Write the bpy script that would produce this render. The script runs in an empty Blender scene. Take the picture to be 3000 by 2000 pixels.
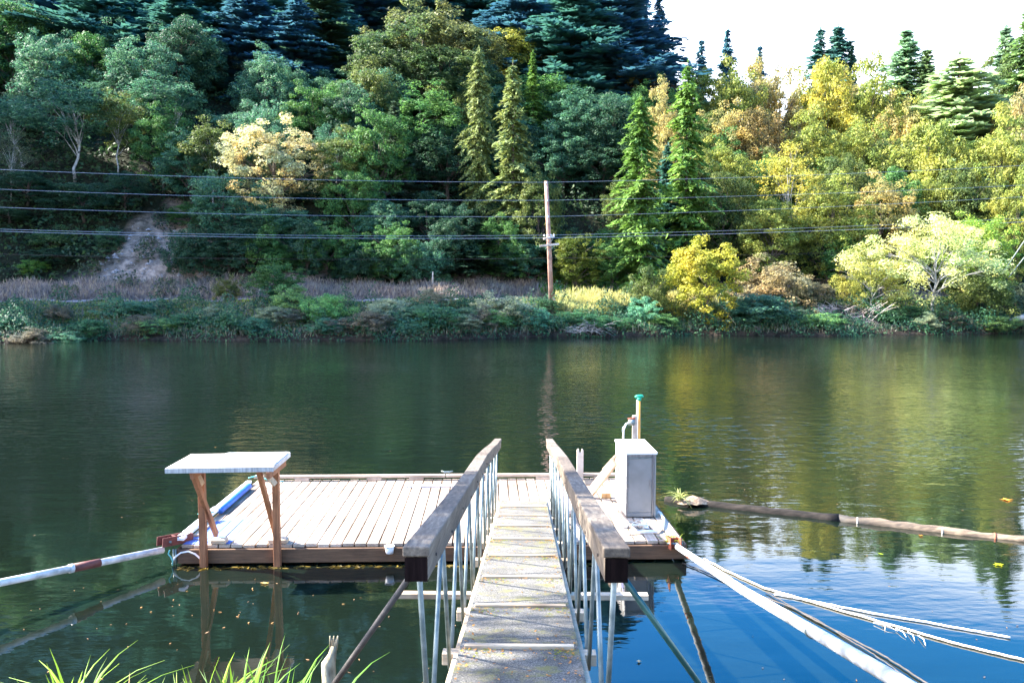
import bpy, math, random
import numpy as np
from mathutils import Vector, Matrix
R = math.radians
SC = bpy.context.scene
COL = SC.collection
rnd = random.Random(7)
RNG = np.random.default_rng(11)

# ------------------------------------------------------------------ camera
CZ = 3.25; PITCH = 4.0; F = 2421.0
cam = bpy.data.cameras.new('camera'); cam.lens = F/3000*36; cam.sensor_width = 36
cam.clip_end = 3000; cam.clip_start = 0.05
co = bpy.data.objects.new('camera', cam); COL.objects.link(co)
co.location = (0, 0, CZ); co.rotation_euler = (R(90-PITCH), 0, 0)
SC.camera = co
# ------------------------------------------------------------------ light
SUN = Vector((-1.0, 0.22, 0.86)).normalized()      # direction towards the sun: left, a little ahead
el = math.asin(SUN.z); az = math.atan2(SUN.x, SUN.y)
w = bpy.data.worlds.new('World'); SC.world = w; w.use_nodes = True
nt = w.node_tree; bg = nt.nodes['Background']
sky = nt.nodes.new('ShaderNodeTexSky'); sky.sky_type = 'NISHITA'; sky.sun_disc = False
sky.sun_elevation = el; sky.sun_rotation = az; sky.ozone_density = 4.0; sky.air_density = 1.0; sky.dust_density = 2.6
hs = nt.nodes.new('ShaderNodeHueSaturation'); hs.inputs['Saturation'].default_value = 1.5
nt.links.new(sky.outputs[0], hs.inputs['Color'])
# bright milky haze low in the sky, clear blue above
tcw = nt.nodes.new('ShaderNodeTexCoord'); sxw = nt.nodes.new('ShaderNodeSeparateXYZ'); nt.links.new(tcw.outputs['Generated'], sxw.inputs[0])
mrw = nt.nodes.new('ShaderNodeMapRange'); mrw.interpolation_type = 'SMOOTHSTEP'; mrw.inputs['From Min'].default_value = .29; mrw.inputs['From Max'].default_value = .36
mrw.inputs['To Min'].default_value = 1; mrw.inputs['To Max'].default_value = 0; nt.links.new(sxw.outputs['Z'], mrw.inputs['Value'])
hs2 = nt.nodes.new('ShaderNodeHueSaturation'); hs2.inputs['Saturation'].default_value = .45; hs2.inputs['Value'].default_value = 1.35; nt.links.new(sky.outputs[0], hs2.inputs['Color'])
mxw = nt.nodes.new('ShaderNodeMix'); mxw.data_type = 'RGBA'; nt.links.new(mrw.outputs[0], mxw.inputs[0]); nt.links.new(hs.outputs[0], mxw.inputs[6]); nt.links.new(hs2.outputs[0], mxw.inputs[7])
nt.links.new(mxw.outputs[2], bg.inputs[0])
bg.inputs[1].default_value = 0.15
sl = bpy.data.lights.new('sun', 'SUN'); sl.energy = 5.0; sl.angle = R(0.5); sl.color = (1, .95, .86)
so = bpy.data.objects.new('sun', sl); COL.objects.link(so)
so.rotation_euler = SUN.to_track_quat('Z', 'Y').to_euler()
SC.view_settings.view_transform = 'Standard'; SC.view_settings.look = 'None'
SC.view_settings.gamma = 1; SC.view_settings.exposure = 2.75

# ------------------------------------------------------------------ helpers
cp, sp_ = math.cos(R(PITCH)), math.sin(R(PITCH))
def ray(px, py):
    u = (px-1500)/F; v = -(py-1000)/F
    return Vector((u, cp + v*sp_, -sp_ + v*cp))
def at(px, py, Y):
    d = ray(px, py); t = Y/d.y
    return Vector((d.x*t, Y, CZ + d.z*t))
def atz(px, py, z):
    d = ray(px, py); t = (z-CZ)/d.z
    return Vector((d.x*t, d.y*t, z))

def tag(o, label=None, cat=None, group=None, kind=None):
    if label: o['label'] = label
    if cat: o['category'] = cat
    if group: o['group'] = group
    if kind: o['kind'] = kind
    return o
def empty(name, loc=(0,0,0), label=None, cat=None, group=None):
    o = bpy.data.objects.new(name, None); COL.objects.link(o); o.location = loc
    o.empty_display_size = .2
    return tag(o, label, cat, group)

class MB:
    def __init__(s): s.v = []; s.f = []
    def quad_faces(s, b, idx): s.f += [tuple(b+i for i in q) for q in idx]
    def frame(s, c, ax, ay, az_):            # oriented box: centre and three half-axis vectors
        b = len(s.v)
        for sx, sy, sz in ((-1,-1,-1),(1,-1,-1),(1,1,-1),(-1,1,-1),(-1,-1,1),(1,-1,1),(1,1,1),(-1,1,1)):
            s.v.append(tuple(c + ax*sx + ay*sy + az_*sz))
        s.quad_faces(b, ((0,3,2,1),(4,5,6,7),(0,1,5,4),(1,2,6,5),(2,3,7,6),(3,0,4,7)))
        return s
    def box(s, x0, x1, y0, y1, z0, z1):
        return s.frame(Vector(((x0+x1)/2,(y0+y1)/2,(z0+z1)/2)), Vector(((x1-x0)/2,0,0)), Vector((0,(y1-y0)/2,0)), Vector((0,0,(z1-z0)/2)))
    def beam(s, a, b, w_, h_, up=(0,0,1)):
        a = Vector(a); b = Vector(b); d = (b-a); L = d.length; d.normalize()
        up = Vector(up); side = d.cross(up)
        if side.length < 1e-4: side = d.cross(Vector((1,0,0)))
        side.normalize(); u = side.cross(d).normalized()
        return s.frame((a+b)/2, d*(L/2), side*(w_/2), u*(h_/2))
    def tube(s, pts, r, n=8, cap=True):
        pts = [Vector(p) for p in pts]; rs = r if isinstance(r, (list, tuple)) else [r]*len(pts)
        rings = []; prev = None
        for i, p in enumerate(pts):
            d = (pts[min(i+1, len(pts)-1)] - pts[max(i-1, 0)]).normalized()
            ref = Vector((0,0,1)) if abs(d.z) < .9 else Vector((1,0,0))
            if prev is not None:
                sd = prev - d*prev.dot(d)
                sd = sd.normalized() if sd.length > 1e-5 else d.cross(ref).normalized()
            else: sd = d.cross(ref).normalized()
            prev = sd; u = d.cross(sd)
            b = len(s.v); rings.append(b)
            for k in range(n):
                a = 2*math.pi*k/n
                s.v.append(tuple(p + (sd*math.cos(a) + u*math.sin(a))*rs[i]))
        for i in range(len(rings)-1):
            for k in range(n):
                a, b = rings[i]+k, rings[i]+(k+1)%n
                s.f.append((a, b, rings[i+1]+(k+1)%n, rings[i+1]+k))
        if cap:
            s.f.append(tuple(rings[0]+k for k in range(n))[::-1]); s.f.append(tuple(rings[-1]+k for k in range(n)))
        return s
    def build(s, name, mat, parent=None, bevel=0, smooth=False, loc=None):
        me = bpy.data.meshes.new(name)
        if loc is not None:
            L = Vector(loc); me.from_pydata([tuple(Vector(v)-L) for v in s.v], [], s.f)
        else: me.from_pydata(s.v, [], s.f)
        o = bpy.data.objects.new(name, me); COL.objects.link(o)
        if loc is not None: o.location = loc
        me.materials.append(mat)
        if smooth:
            me.shade_smooth()
        if parent is not None:
            o.parent = parent
            if loc is None: o.location = -parent.location
            else: o.location = Vector(loc) - parent.location
        if bevel:
            m = o.modifiers.new('bevel', 'BEVEL'); m.width = bevel; m.segments = 2; m.limit_method = 'ANGLE'
        return o

# ------------------------------------------------------------------ materials
def newmat(name):
    m = bpy.data.materials.new(name); m.use_nodes = True
    n = m.node_tree.nodes; l = m.node_tree.links
    return m, n, l, n['Principled BSDF']
def ramp(n, stops):
    r = n.new('ShaderNodeValToRGB'); e = r.color_ramp.elements
    while len(e) < len(stops): e.new(.5)
    for i, (p, c) in enumerate(stops): e[i].position = p; e[i].color = (*c, 1)
    return r
def noise(n, l, scale, detail=5, mapping=None, rough=.55, coord='Object'):
    t = n.new('ShaderNodeTexCoord'); mp = n.new('ShaderNodeMapping'); x = n.new('ShaderNodeTexNoise')
    l.new(t.outputs[coord], mp.inputs[0]); l.new(mp.outputs[0], x.inputs['Vector'])
    if mapping: mp.inputs['Scale'].default_value = mapping
    x.inputs['Scale'].default_value = scale; x.inputs['Detail'].default_value = detail; x.inputs['Roughness'].default_value = rough
    return x
def simple(name, c1, c2, scale=6, rough=.7, metal=0, mapping=None, bump=.2, lo=.35, hi=.65, spec=None):
    m, n, l, p = newmat(name)
    x = noise(n, l, scale, 6, mapping); r = ramp(n, [(lo, c1), (hi, c2)])
    l.new(x.outputs['Fac'], r.inputs[0]); l.new(r.outputs[0], p.inputs['Base Color'])
    p.inputs['Roughness'].default_value = rough; p.inputs['Metallic'].default_value = metal
    if spec is not None: p.inputs['Specular IOR Level'].default_value = spec
    if bump:
        b = n.new('ShaderNodeBump'); b.inputs['Strength'].default_value = bump; b.inputs['Distance'].default_value = .01
        l.new(x.outputs['Fac'], b.inputs['Height']); l.new(b.outputs[0], p.inputs['Normal'])
    return m
def wood(name, c1, c2, c3, axis='y', rough=.75, fine=55, stain=1.2):
    m, n, l, p = newmat(name)
    s = {'x': (.06,1,1), 'y': (1,.06,1), 'z': (1,1,.06)}[axis]
    g = noise(n, l, fine, 8, s, .7); big = noise(n, l, stain, 5, None, .6)
    r = ramp(n, [(.3, c1), (.5, c2), (.72, c3)])
    l.new(g.outputs['Fac'], r.inputs[0])
    mx = n.new('ShaderNodeMix'); mx.data_type = 'RGBA'; mx.blend_type = 'MULTIPLY'; mx.inputs[0].default_value = 1
    r2 = ramp(n, [(.34, (.42,.36,.31)), (.58, (1,1,1))]); l.new(big.outputs['Fac'], r2.inputs[0])
    l.new(r.outputs[0], mx.inputs[6]); l.new(r2.outputs[0], mx.inputs[7]); l.new(mx.outputs[2], p.inputs['Base Color'])
    p.inputs['Roughness'].default_value = rough
    b = n.new('ShaderNodeBump'); b.inputs['Strength'].default_value = .45; b.inputs['Distance'].default_value = .006
    l.new(g.outputs['Fac'], b.inputs['Height']); l.new(b.outputs[0], p.inputs['Normal'])
    return m
M = {}
M['deck'] = wood('deck boards', (.27,.20,.15), (.42,.35,.28), (.52,.45,.38), 'y')
M['rim'] = wood('rim board', (.33,.24,.18), (.45,.35,.27), (.55,.45,.36), 'x')
M['beam'] = wood('wet beam', (.06,.03,.012), (.12,.06,.028), (.17,.09,.045), 'x')
M['post'] = wood('reddish post', (.16,.06,.02), (.30,.12,.05), (.42,.19,.08), 'z')
M['slab'] = wood('table top', (.56,.54,.52), (.61,.59,.57), (.66,.64,.62), 'x')
M['pale'] = wood('pale timber', (.34,.26,.17), (.46,.37,.26), (.55,.46,.34), 'x')
M['rail'] = wood('weathered rail', (.045,.032,.024), (.12,.095,.07), (.24,.195,.14), 'y')
M['endgrain'] = wood('dark end grain', (.004,.002,.002), (.009,.005,.005), (.018,.010,.009), 'z')
M['galv'] = simple('galvanised pipe', (.10,.135,.135), (.23,.27,.265), 14, .45, .35, None, .05)
M['greenpipe'] = simple('green pipe', (.015,.06,.055), (.03,.10,.085), 14, .35, .2, None, .05)
M['rust'] = simple('rust', (.16,.03,.015), (.34,.09,.04), 18, .8, .1)
M['redpaint'] = simple('worn oxide red', (.07,.014,.012), (.14,.04,.03), 10, .7, 0)
M['whitepipe'] = simple('white painted pipe', (.30,.31,.30), (.70,.71,.72), 7, .45, 0, None, .08)
M['bluetube'] = simple('blue tube', (.02,.10,.42), (.04,.16,.55), 6, .5)
M['white'] = simple('white plastic', (.7,.71,.74), (.8,.8,.8), 8, .4, 0, None, .03)
M['steel'] = simple('brushed stainless', (.19,.185,.18), (.24,.235,.23), 5, .5, .3, None, .06)
M['steeldark'] = simple('dull frame metal', (.16,.155,.16), (.26,.25,.25), 30, .45, .7, (1,1,.05), .05)
M['plate'] = simple('perforated grey plate', (.20,.21,.27), (.34,.35,.42), 90, .55, .3, None, .5)
M['green'] = simple('green cap', (.0,.22,.12), (.01,.32,.18), 8, .5)
M['orangepole'] = simple('ochre pole', (.50,.20,.02), (.72,.36,.05), 25, .5, 0, (1,1,.1))
M['teal'] = simple('teal rope', (.05,.32,.32), (.2,.5,.48), 60, .8)
M['rope'] = simple('pale rope', (.42,.36,.27), (.62,.56,.47), 80, .9, 0, None, .6)
M['cable'] = simple('dark cable', (.02,.018,.016), (.05,.04,.035), 30, .7)
M['wire'] = simple('bright wire', (.26,.28,.32), (.36,.38,.42), 3, .4, .6, None, 0)
M['pole'] = wood('utility pole', (.24,.09,.06), (.42,.23,.17), (.58,.43,.36), 'z', fine=12)
M['crossarm'] = wood('crossarm', (.42,.36,.30), (.55,.48,.42), (.6,.55,.5), 'x', fine=12)
M['foam'] = simple('float', (.012,.011,.01), (.03,.028,.02), 6, .8)
M['bark'] = simple('brown bark', (.045,.032,.025), (.11,.085,.065), 4, .9, 0, (3,3,.5), .5)
M['palebark'] = simple('pale bark', (.14,.14,.13), (.36,.35,.33), 3.5, .85, 0, (2,2,.8), .4)
M['clay'] = simple('clay mound', (.16,.10,.06), (.33,.24,.16), 30, .95, 0, None, .8)
M['cabwhite'] = simple('cabinet side', (.62,.61,.60), (.74,.73,.72), 4, .45, .1, None, .03)

def foliage(name, trans=.42, jitter=.5, patch=.7, rough=.6):
    m = bpy.data.materials.new(name); m.use_nodes = True
    n = m.node_tree.nodes; l = m.node_tree.links; n.clear()
    out = n.new('ShaderNodeOutputMaterial'); oi = n.new('ShaderNodeObjectInfo'); geo = n.new('ShaderNodeNewGeometry')
    rr = ramp(n, [(0, (1-jitter,)*3), (.5, (1,.95,.9)), (1, (1+jitter*1.1, 1+jitter*.85, 1-jitter*.1))])
    l.new(geo.outputs['Random Per Island'], rr.inputs[0])
    a = n.new('ShaderNodeMix'); a.data_type = 'RGBA'; a.blend_type = 'MULTIPLY'; a.inputs[0].default_value = 1
    a.clamp_result = False
    l.new(oi.outputs['Color'], a.inputs[6]); l.new(rr.outputs[0], a.inputs[7])
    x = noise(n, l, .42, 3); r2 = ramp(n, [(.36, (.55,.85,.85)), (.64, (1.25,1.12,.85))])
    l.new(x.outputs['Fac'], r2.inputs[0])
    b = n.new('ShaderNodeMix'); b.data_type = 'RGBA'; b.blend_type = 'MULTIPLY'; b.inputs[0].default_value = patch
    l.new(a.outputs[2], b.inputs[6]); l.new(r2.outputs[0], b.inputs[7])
    d = n.new('ShaderNodeBsdfPrincipled'); d.inputs['Roughness'].default_value = rough
    d.inputs['Specular IOR Level'].default_value = .25
    t = n.new('ShaderNodeBsdfTranslucent'); mix = n.new('ShaderNodeMixShader'); mix.inputs[0].default_value = trans
    l.new(b.outputs[2], d.inputs['Base Color']); l.new(b.outputs[2], t.inputs['Color'])
    l.new(d.outputs[0], mix.inputs[1]); l.new(t.outputs[0], mix.inputs[2]); l.new(mix.outputs[0], out.inputs[0])
    return m
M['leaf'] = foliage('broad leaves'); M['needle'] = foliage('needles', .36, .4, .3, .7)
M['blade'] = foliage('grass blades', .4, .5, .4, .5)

M['endgrain'].node_tree.nodes['Principled BSDF'].inputs['Specular IOR Level'].default_value = .05
# ------------------------------------------------------------------ terrain
def shore(x): return 49.4 + .148*x + .9*np.sin(x*.21) + .5*np.sin(x*.53+1)
def sstep(a, b, x):
    t = np.clip((x-a)/(b-a), 0, 1); return t*t*(3-2*t)
def terrain(x, y):
    x = np.asarray(x, float); y = np.asarray(y, float)
    s = y - shore(x)
    bank = -1.6 + 1.9*sstep(-2, .6, s) + 1.5*sstep(.3, 6.0, s) + .28*sstep(5.9, 6.7, s)
    g = .66 - .36*sstep(2, 26, x) + .0*x
    t = np.maximum(s - 9.0, 0)
    hill = g*np.maximum(t-1.5*sstep(0,3,t), 0)
    cap = 78 - 58*sstep(4, 34, x)
    hill = cap*(1-np.exp(-hill/cap*1.15))
    left = .5*np.clip(-46-x, 0, 60)*sstep(4, 26, s) + 41*np.exp(-((x+69)/12.5)**2-((y-64)/10.5)**2)  # gaussian term: unseen spur left of frame, shaped to shade the far bank
    bumps = (1.2*np.sin(x*.13+y*.07)+.8*np.sin(x*.31-y*.19))*sstep(0, 14, t)
    far = bank + hill + left + bumps + .12*np.sin(x*1.3+y*.9)*sstep(0,2,s)
    nb = 5.6 + .5*np.sin(x*.6) - .05*np.abs(x)
    near = -1.6 + 1.75*sstep(nb+.9, nb-.5, y) + 1.45*sstep(nb-.2, nb-4.6, y) + .06*np.sin(x*3+y*2)
    near = near + 4*sstep(-4, -40, y)
    return np.where(y > 25, far, near)
xs = np.unique(np.concatenate([np.linspace(-420,-90,34), np.linspace(-90,90,241), np.linspace(90,420,34)]))
ys = np.unique(np.concatenate([np.linspace(-120,-8,15), np.linspace(-8,9,52), np.linspace(9,40,7), np.linspace(40,76,110), np.linspace(76,180,90), np.linspace(180,600,30)]))
X, Y = np.meshgrid(xs, ys); Z = terrain(X, Y)
V = np.stack([X.ravel(), Y.ravel(), Z.ravel()], 1)
nx, ny = len(xs), len(ys)
ii, jj = np.meshgrid(np.arange(nx-1), np.arange(ny-1)); a0 = (jj*nx+ii).ravel()
FQ = np.stack([a0, a0+1, a0+nx+1, a0+nx], 1)
def mesh_np(name, V, FQ, mat):
    me = bpy.data.meshes.new(name); k = FQ.shape[1]
    me.vertices.add(len(V)); me.vertices.foreach_set('co', V.astype(np.float32).ravel())
    me.loops.add(FQ.size); me.loops.foreach_set('vertex_index', FQ.astype(np.int32).ravel())
    me.polygons.add(len(FQ)); me.polygons.foreach_set('loop_start', np.arange(0, FQ.size, k, dtype=np.int32))
    me.polygons.foreach_set('loop_total', np.full(len(FQ), k, dtype=np.int32))
    me.update(); me.validate(); me.materials.append(mat); return me
def scarmask(x, y, z):
    cx = -25.3 + .15*(z-5)
    d = ((x-cx)/3.6)**2 + ((z-5.8)/3.9)**2 + .55*np.sin(x*2.1+z*1.7)*np.sin(z*1.3-x)+.4*np.sin(x*4.3-z*3.1)
    return np.clip(1.5-d, 0, 1)
def soil_col(x, y, z):
    s = y - shore(x)
    forest = np.array([.018,.022,.012]); dry = np.array([.19,.165,.165]); grass = np.array([.11,.17,.04]); mud = np.array([.045,.036,.028]); clay = np.array([.33,.25,.20])
    c = np.zeros(x.shape+(3,)) + forest
    def blend(c, col, k): return c*(1-k[...,None]) + col*k[...,None]
    c = blend(c, dry, sstep(13.5,11.0,s+.9*np.sin(x*.5)) )
    c = blend(c, grass, sstep(9.3,8.2,s))
    c = blend(c, grass*.8, sstep(3.5,7,x)*sstep(14,8,x)*sstep(15,11,s))
    c = blend(c, mud, sstep(2.0,.4,s))
    c = blend(c, clay, scarmask(x,y,z)*sstep(9,11,s))
    near = (y < 25)
    c[near] = np.array([.05,.04,.025])
    return c
C = soil_col(X, Y, Z).reshape(-1,3)
m, n, l, p = newmat('soil and grass')
at_ = n.new('ShaderNodeVertexColor'); at_.layer_name = 'Col'
x1 = noise(n, l, 1.9, 12, None, .78); r1 = ramp(n, [(.36,(.22,.23,.24)), (.62,(1.5,1.45,1.4))])
mx = n.new('ShaderNodeMix'); mx.data_type='RGBA'; mx.blend_type='MULTIPLY'; mx.inputs[0].default_value=1
l.new(x1.outputs['Fac'], r1.inputs[0]); l.new(at_.outputs[0], mx.inputs[6]); l.new(r1.outputs[0], mx.inputs[7]); l.new(mx.outputs[2], p.inputs['Base Color'])
p.inputs['Roughness'].default_value = .95; p.inputs['Specular IOR Level'].default_value = .1
bm_ = n.new('ShaderNodeBump'); bm_.inputs['Distance'].default_value=.25; l.new(x1.outputs['Fac'], bm_.inputs['Height']); l.new(bm_.outputs[0], p.inputs['Normal'])
me = mesh_np('terrain', V, FQ, m); me.shade_smooth()
ca = me.color_attributes.new('Col', 'FLOAT_COLOR', 'POINT')
ca.data.foreach_set('color', np.concatenate([C, np.ones((len(C),1))],1).astype(np.float32).ravel())
to = bpy.data.objects.new('terrain', me); COL.objects.link(to); tag(to, kind='structure')

# water
m, n, l, p = newmat('river water')
p.inputs['Base Color'].default_value = (.0035,.0068,.0045,1); p.inputs['IOR'].default_value = 1.6
p.inputs['Roughness'].default_value = .03
tc = n.new('ShaderNodeTexCoord'); sx = n.new('ShaderNodeSeparateXYZ'); l.new(tc.outputs['Object'], sx.inputs[0])
def wnoise(sc, mp_, det, ):
    return noise(n, l, sc, det, mp_, .55)
n1 = wnoise(3.2, (.55,1.25,1), 3); n2 = wnoise(.45, (.5,1,1), 2); n3 = wnoise(.07, (1,1,1), 2)
dist = n.new('ShaderNodeMapRange'); dist.inputs['From Min'].default_value = 10.5; dist.inputs['From Max'].default_value = 19
dist.inputs['To Min'].default_value = .10; dist.inputs['To Max'].default_value = 1
# calmer water in the lee of the log on the right bank side
l.new(sx.outputs['Y'], dist.inputs['Value'])
r3 = ramp(n, [(.35,(.35,)*3), (.62,(1.25,)*3)]); l.new(n3.outputs['Fac'], r3.inputs[0])
mm = n.new('ShaderNodeMath'); mm.operation='MULTIPLY'; l.new(dist.outputs[0], mm.inputs[0]); l.new(r3.outputs[0], mm.inputs[1])
b1 = n.new('ShaderNodeBump'); b1.inputs['Distance'].default_value = .05; l.new(n1.outputs['Fac'], b1.inputs['Height']); 
ms = n.new('ShaderNodeMath'); ms.operation='MULTIPLY'; ms.inputs[1].default_value=.62; l.new(mm.outputs[0], ms.inputs[0]); l.new(ms.outputs[0], b1.inputs['Strength'])
b2 = n.new('ShaderNodeBump'); b2.inputs['Distance'].default_value = .12; b2.inputs['Strength'].default_value = .16
l.new(n2.outputs['Fac'], b2.inputs['Height']); l.new(b1.outputs[0], b2.inputs['Normal']); l.new(b2.outputs[0], p.inputs['Normal'])
WV = np.array([[-420,-4,0],[420,-4,0],[420,75+40,0],[-420,75,0]], float)
wo = bpy.data.objects.new('water', mesh_np('water', WV, np.array([[0,1,2,3]]), m)); COL.objects.link(wo); tag(wo, kind='structure')

# road along the far bank
rd = MB(); pts = np.linspace(-95, 95, 150)
for i in range(len(pts)-1):
    b = len(rd.v)
    for x in (pts[i], pts[i+1]):
        for s in (6.6, 9.0): 
            y = float(shore(x))*1.0 + s; rd.v.append((x, y, float(max(terrain(x,y), terrain(x, float(shore(x))+7.5)))+.05))
    rd.f.append((b, b+2, b+3, b+1))
o = rd.build('road', simple('asphalt', (.10,.10,.115), (.16,.16,.18), 8, .9)); tag(o, kind='structure')
# white edge line
rl = MB()
for i in range(len(pts)-1):
    b = len(rl.v)
    for x in (pts[i], pts[i+1]):
        for s in (6.75, 6.9):
            y = float(shore(x)) + s; zz = float(max(terrain(x,float(shore(x))+6.6), terrain(x,float(shore(x))+9.0), terrain(x, float(shore(x))+7.5)))+.07
            rl.v.append((x, y, zz))
    rl.f.append((b, b+2, b+3, b+1))
o = rl.build('road_marking', simple('road paint', (.6,.6,.6), (.75,.75,.75), 8, .7)); tag(o, kind='structure')

# ------------------------------------------------------------------ foliage meshes
def leaf_mesh(name, P, N, size, aspect, mat, rng, dirs=None):
    """kite shaped leaves at points P with normals N (numpy)"""
    k = len(P); N = N/np.linalg.norm(N, axis=1, keepdims=True).clip(1e-6)
    T = rng.normal(size=(k,3)) if dirs is None else dirs
    T = T - N*(T*N).sum(1, keepdims=True); T /= np.linalg.norm(T, axis=1, keepdims=True).clip(1e-6)
    B = np.cross(N, T); s = np.asarray(size).reshape(-1,1)*np.ones((k,1))
    a = s*.5; b = s*.5*np.asarray(aspect)
    V = np.stack([P - T*a, P + B*b + T*a*.1, P + T*a, P - B*b + T*a*.1], 1).reshape(-1,3)
    return mesh_np(name, V, np.arange(4*k).reshape(k,4), mat)
def rdir(rng, k):
    d = rng.normal(size=(k,3)); return d/np.linalg.norm(d, axis=1, keepdims=True)
def crown_pts(rng, C_, rad, per):
    k = len(C_); P = np.repeat(C_, per, 0); r = np.repeat(rad, per)[:,None]
    d = rdir(rng, k*per); q = rng.uniform(.25, 1, (k*per,1))**.6
    off = d*r*q*np.array([1,1,.62]); N = d*.7 + np.array([0,0,.75]) + rng.normal(size=d.shape)*.45
    return P+off, N
def envelope(rng, k, W, z0, z1, shell=.5, top=1.0, seed=0):
    out = []
    ph = rng.uniform(0, 6.28, 6)
    while len(out) < k:
        d = rdir(rng, 1)[0]
        if rng.random() > (.45 + .55*(d[2] > -.2)): continue
        th = math.atan2(d[1], d[0])
        lump = .97 + .17*math.sin(2*th+ph[0]) + .15*math.sin(3*th+ph[1]+2*d[2]) + .12*math.sin(6*d[2]+ph[2]+th)
        r = (shell + (1-shell)*rng.random()**.5)*lump
        c = np.array([d[0]*W/2*r, d[1]*W/2*r, (z0+z1)/2 + d[2]*(z1-z0)/2*r*top])
        out.append(c)
    return np.array(out)
def trunk_mesh(name, rng, H, targets, mat, r0, lean=.0, wig=.12, th=.75, n_l=14):
    mb = MB(); k = 7
    px = [0]; py = [0]
    for i in range(k): px.append(px[-1]+rng.normal()*wig+lean*H/k); py.append(py[-1]+rng.normal()*wig)
    pts = [Vector((px[i], py[i], H*th*i/k - (.4 if i==0 else 0))) for i in range(k+1)]
    mb.tube(pts, [r0*(1-.8*i/k) for i in range(k+1)], 7)
    idx = rng.choice(len(targets), min(n_l, len(targets)), replace=False)
    for j in idx:
        t = Vector(targets[j]); i = int(min(k-1, max(1, (t.z*.62/(H*th))*k))); a = pts[i]
        mid = a.lerp(t, .5) + Vector((0,0,(t-a).length*.10)) + Vector(rng.normal(size=3))*.12
        rr = max(.03, r0*(1-.8*i/k)*.55); mb.tube([a, a.lerp(mid,.5)+Vector(rng.normal(size=3))*.08, mid, t], [rr, rr*.75, rr*.5, rr*.14], 5, False)
        for q in range(2):
            e = t + Vector(rng.normal(size=3))*.7; mb.tube([mid, mid.lerp(e,.5)+Vector((0,0,.1)), e], [rr*.4, rr*.25, rr*.08], 4, False)
    me = bpy.data.meshes.new(name); me.from_pydata(mb.v, [], mb.f); me.materials.append(mat); me.shade_smooth(); return me
PROTO = {}
def deciduous(key, seed, H, W, z0, ncl, per, leaf, bark, r0, th=.8, n_l=14, shell=.45, clr=.8, wig=.12):
    rng = np.random.default_rng(seed)
    C_ = envelope(rng, ncl, W, z0, H-.3, shell)
    rad = rng.uniform(.6, 1.15, ncl)*clr
    P, N = crown_pts(rng, C_, rad, per)
    cm = leaf_mesh('crown', P, N, rng.uniform(.7,1.35,len(P))*leaf, .42, M['leaf'], rng)
    tm = trunk_mesh('trunk', rng, H, C_, bark, r0, 0, wig, th, n_l)
    PROTO[key] = (H, W, cm, tm)
def conifer(key, seed, H, W, gap=.1, step=.42, leaf=.5, crown0=.12, droop=.35, up=.15, pow_=.85, bark=None):
    rng = np.random.default_rng(seed); P=[]; N=[]; T=[]; S=[]
    mb = MB(); mb.tube([Vector((0,0,-.5)), Vector((.05,0,H*.5)), Vector((0,0,H))], [H*.016, H*.010, .02], 6)
    z = H*crown0
    while z < H-.15:
        f = (z-H*crown0)/(H*(1-crown0)); nb = int(rng.integers(8, 13)) if f < .9 else 6
        base = W/2*(1-f)**pow_*(1-.25*(1-sstep(0,.15,f))) + .12
        wh = rng.uniform(.72, 1.2)
        for b in range(nb):
            if rng.random() < gap*1.4: continue
            th = rng.uniform(0, 6.283); L = base*wh*rng.uniform(.7, 1.3)*(1+.22*math.sin(2*th+z*1.1+seed)); 
            dx, dy = math.cos(th), math.sin(th)
            nseg = max(2, int(L/.19)); sag = droop*rng.uniform(.6,1.4)
            if L > .8 and rng.random() < .5:
                mb.tube([Vector((0,0,z)), Vector((dx*L*.5, dy*L*.5, z-sag*L*.25)), Vector((dx*L*.95,dy*L*.95,z-sag*L*.6))], [.045,.03,.01], 3, False)
            for s in range(nseg):
                q = (s+.6)/nseg; r = L*q
                zz = z - sag*L*q*q*.9 + up*L*max(0,q-.6)
                wspread = .42*L*(1-q)*.55 + .12
                for side in (-1, 1, 0):
                    o = side*wspread*rng.uniform(.4,1); 
                    P.append((dx*r - dy*o, dy*r + dx*o, zz - abs(o)*.22 + rng.normal()*.06))
                    T.append((dx*1.0 - dy*side*.8, dy*1.0 + dx*side*.8, -.25+rng.normal()*.25))
                    N.append((rng.normal()*.4+dx*.25, rng.normal()*.4+dy*.25, 1)); S.append(leaf*rng.uniform(.65,1.3)*(1 if q<.8 else .8))
        z += step*rng.uniform(.7,1.3)*(1 if f<.7 else .7)
    P.append((0,0,H)); T.append((0,0,1)); N.append((1,0,0)); S.append(.5)
    cm = leaf_mesh('crown', np.array(P), np.array(N), np.array(S), .36, M['needle'], rng, np.array(T))
    me = bpy.data.meshes.new('trunk'); me.from_pydata(mb.v, [], mb.f); me.materials.append(bark or M['bark']); me.shade_smooth()
    PROTO[key] = (H, W, cm, me)
for i in range(4): deciduous('maple%d'%i, 100+i, 11, 8, .6, 240, 84, .26, M['bark'], .20, .75, 18, .5, .78)
for i in range(3): deciduous('alder%d'%i, 200+i, 12, 5.5, 4.4, 105, 90, .24, M['palebark'], .11, .8, 12, .4, .8, .28)
for i in range(2): deciduous('sparse%d'%i, 250+i, 12, 6, 3.0, 85, 75, .20, M['palebark'], .08, .85, 20, .35, .85, .2)
for i in range(4): deciduous('shrub%d'%i, 300+i, 3.4, 4.2, -.5, 130, 100, .15, M['bark'], .06, .6, 16, .35, .48, .05)
for i in range(2): deciduous('willow%d'%i, 350+i, 6.5, 8.5, .2, 150, 110, .17, M['palebark'], .10, .7, 26, .45, .72, .15)
deciduous('nearmaple', 401, 5.2, 4.6, -.2, 190, 90, .17, M['bark'], .1, .7, 14, .5, .45, .06)
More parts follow.
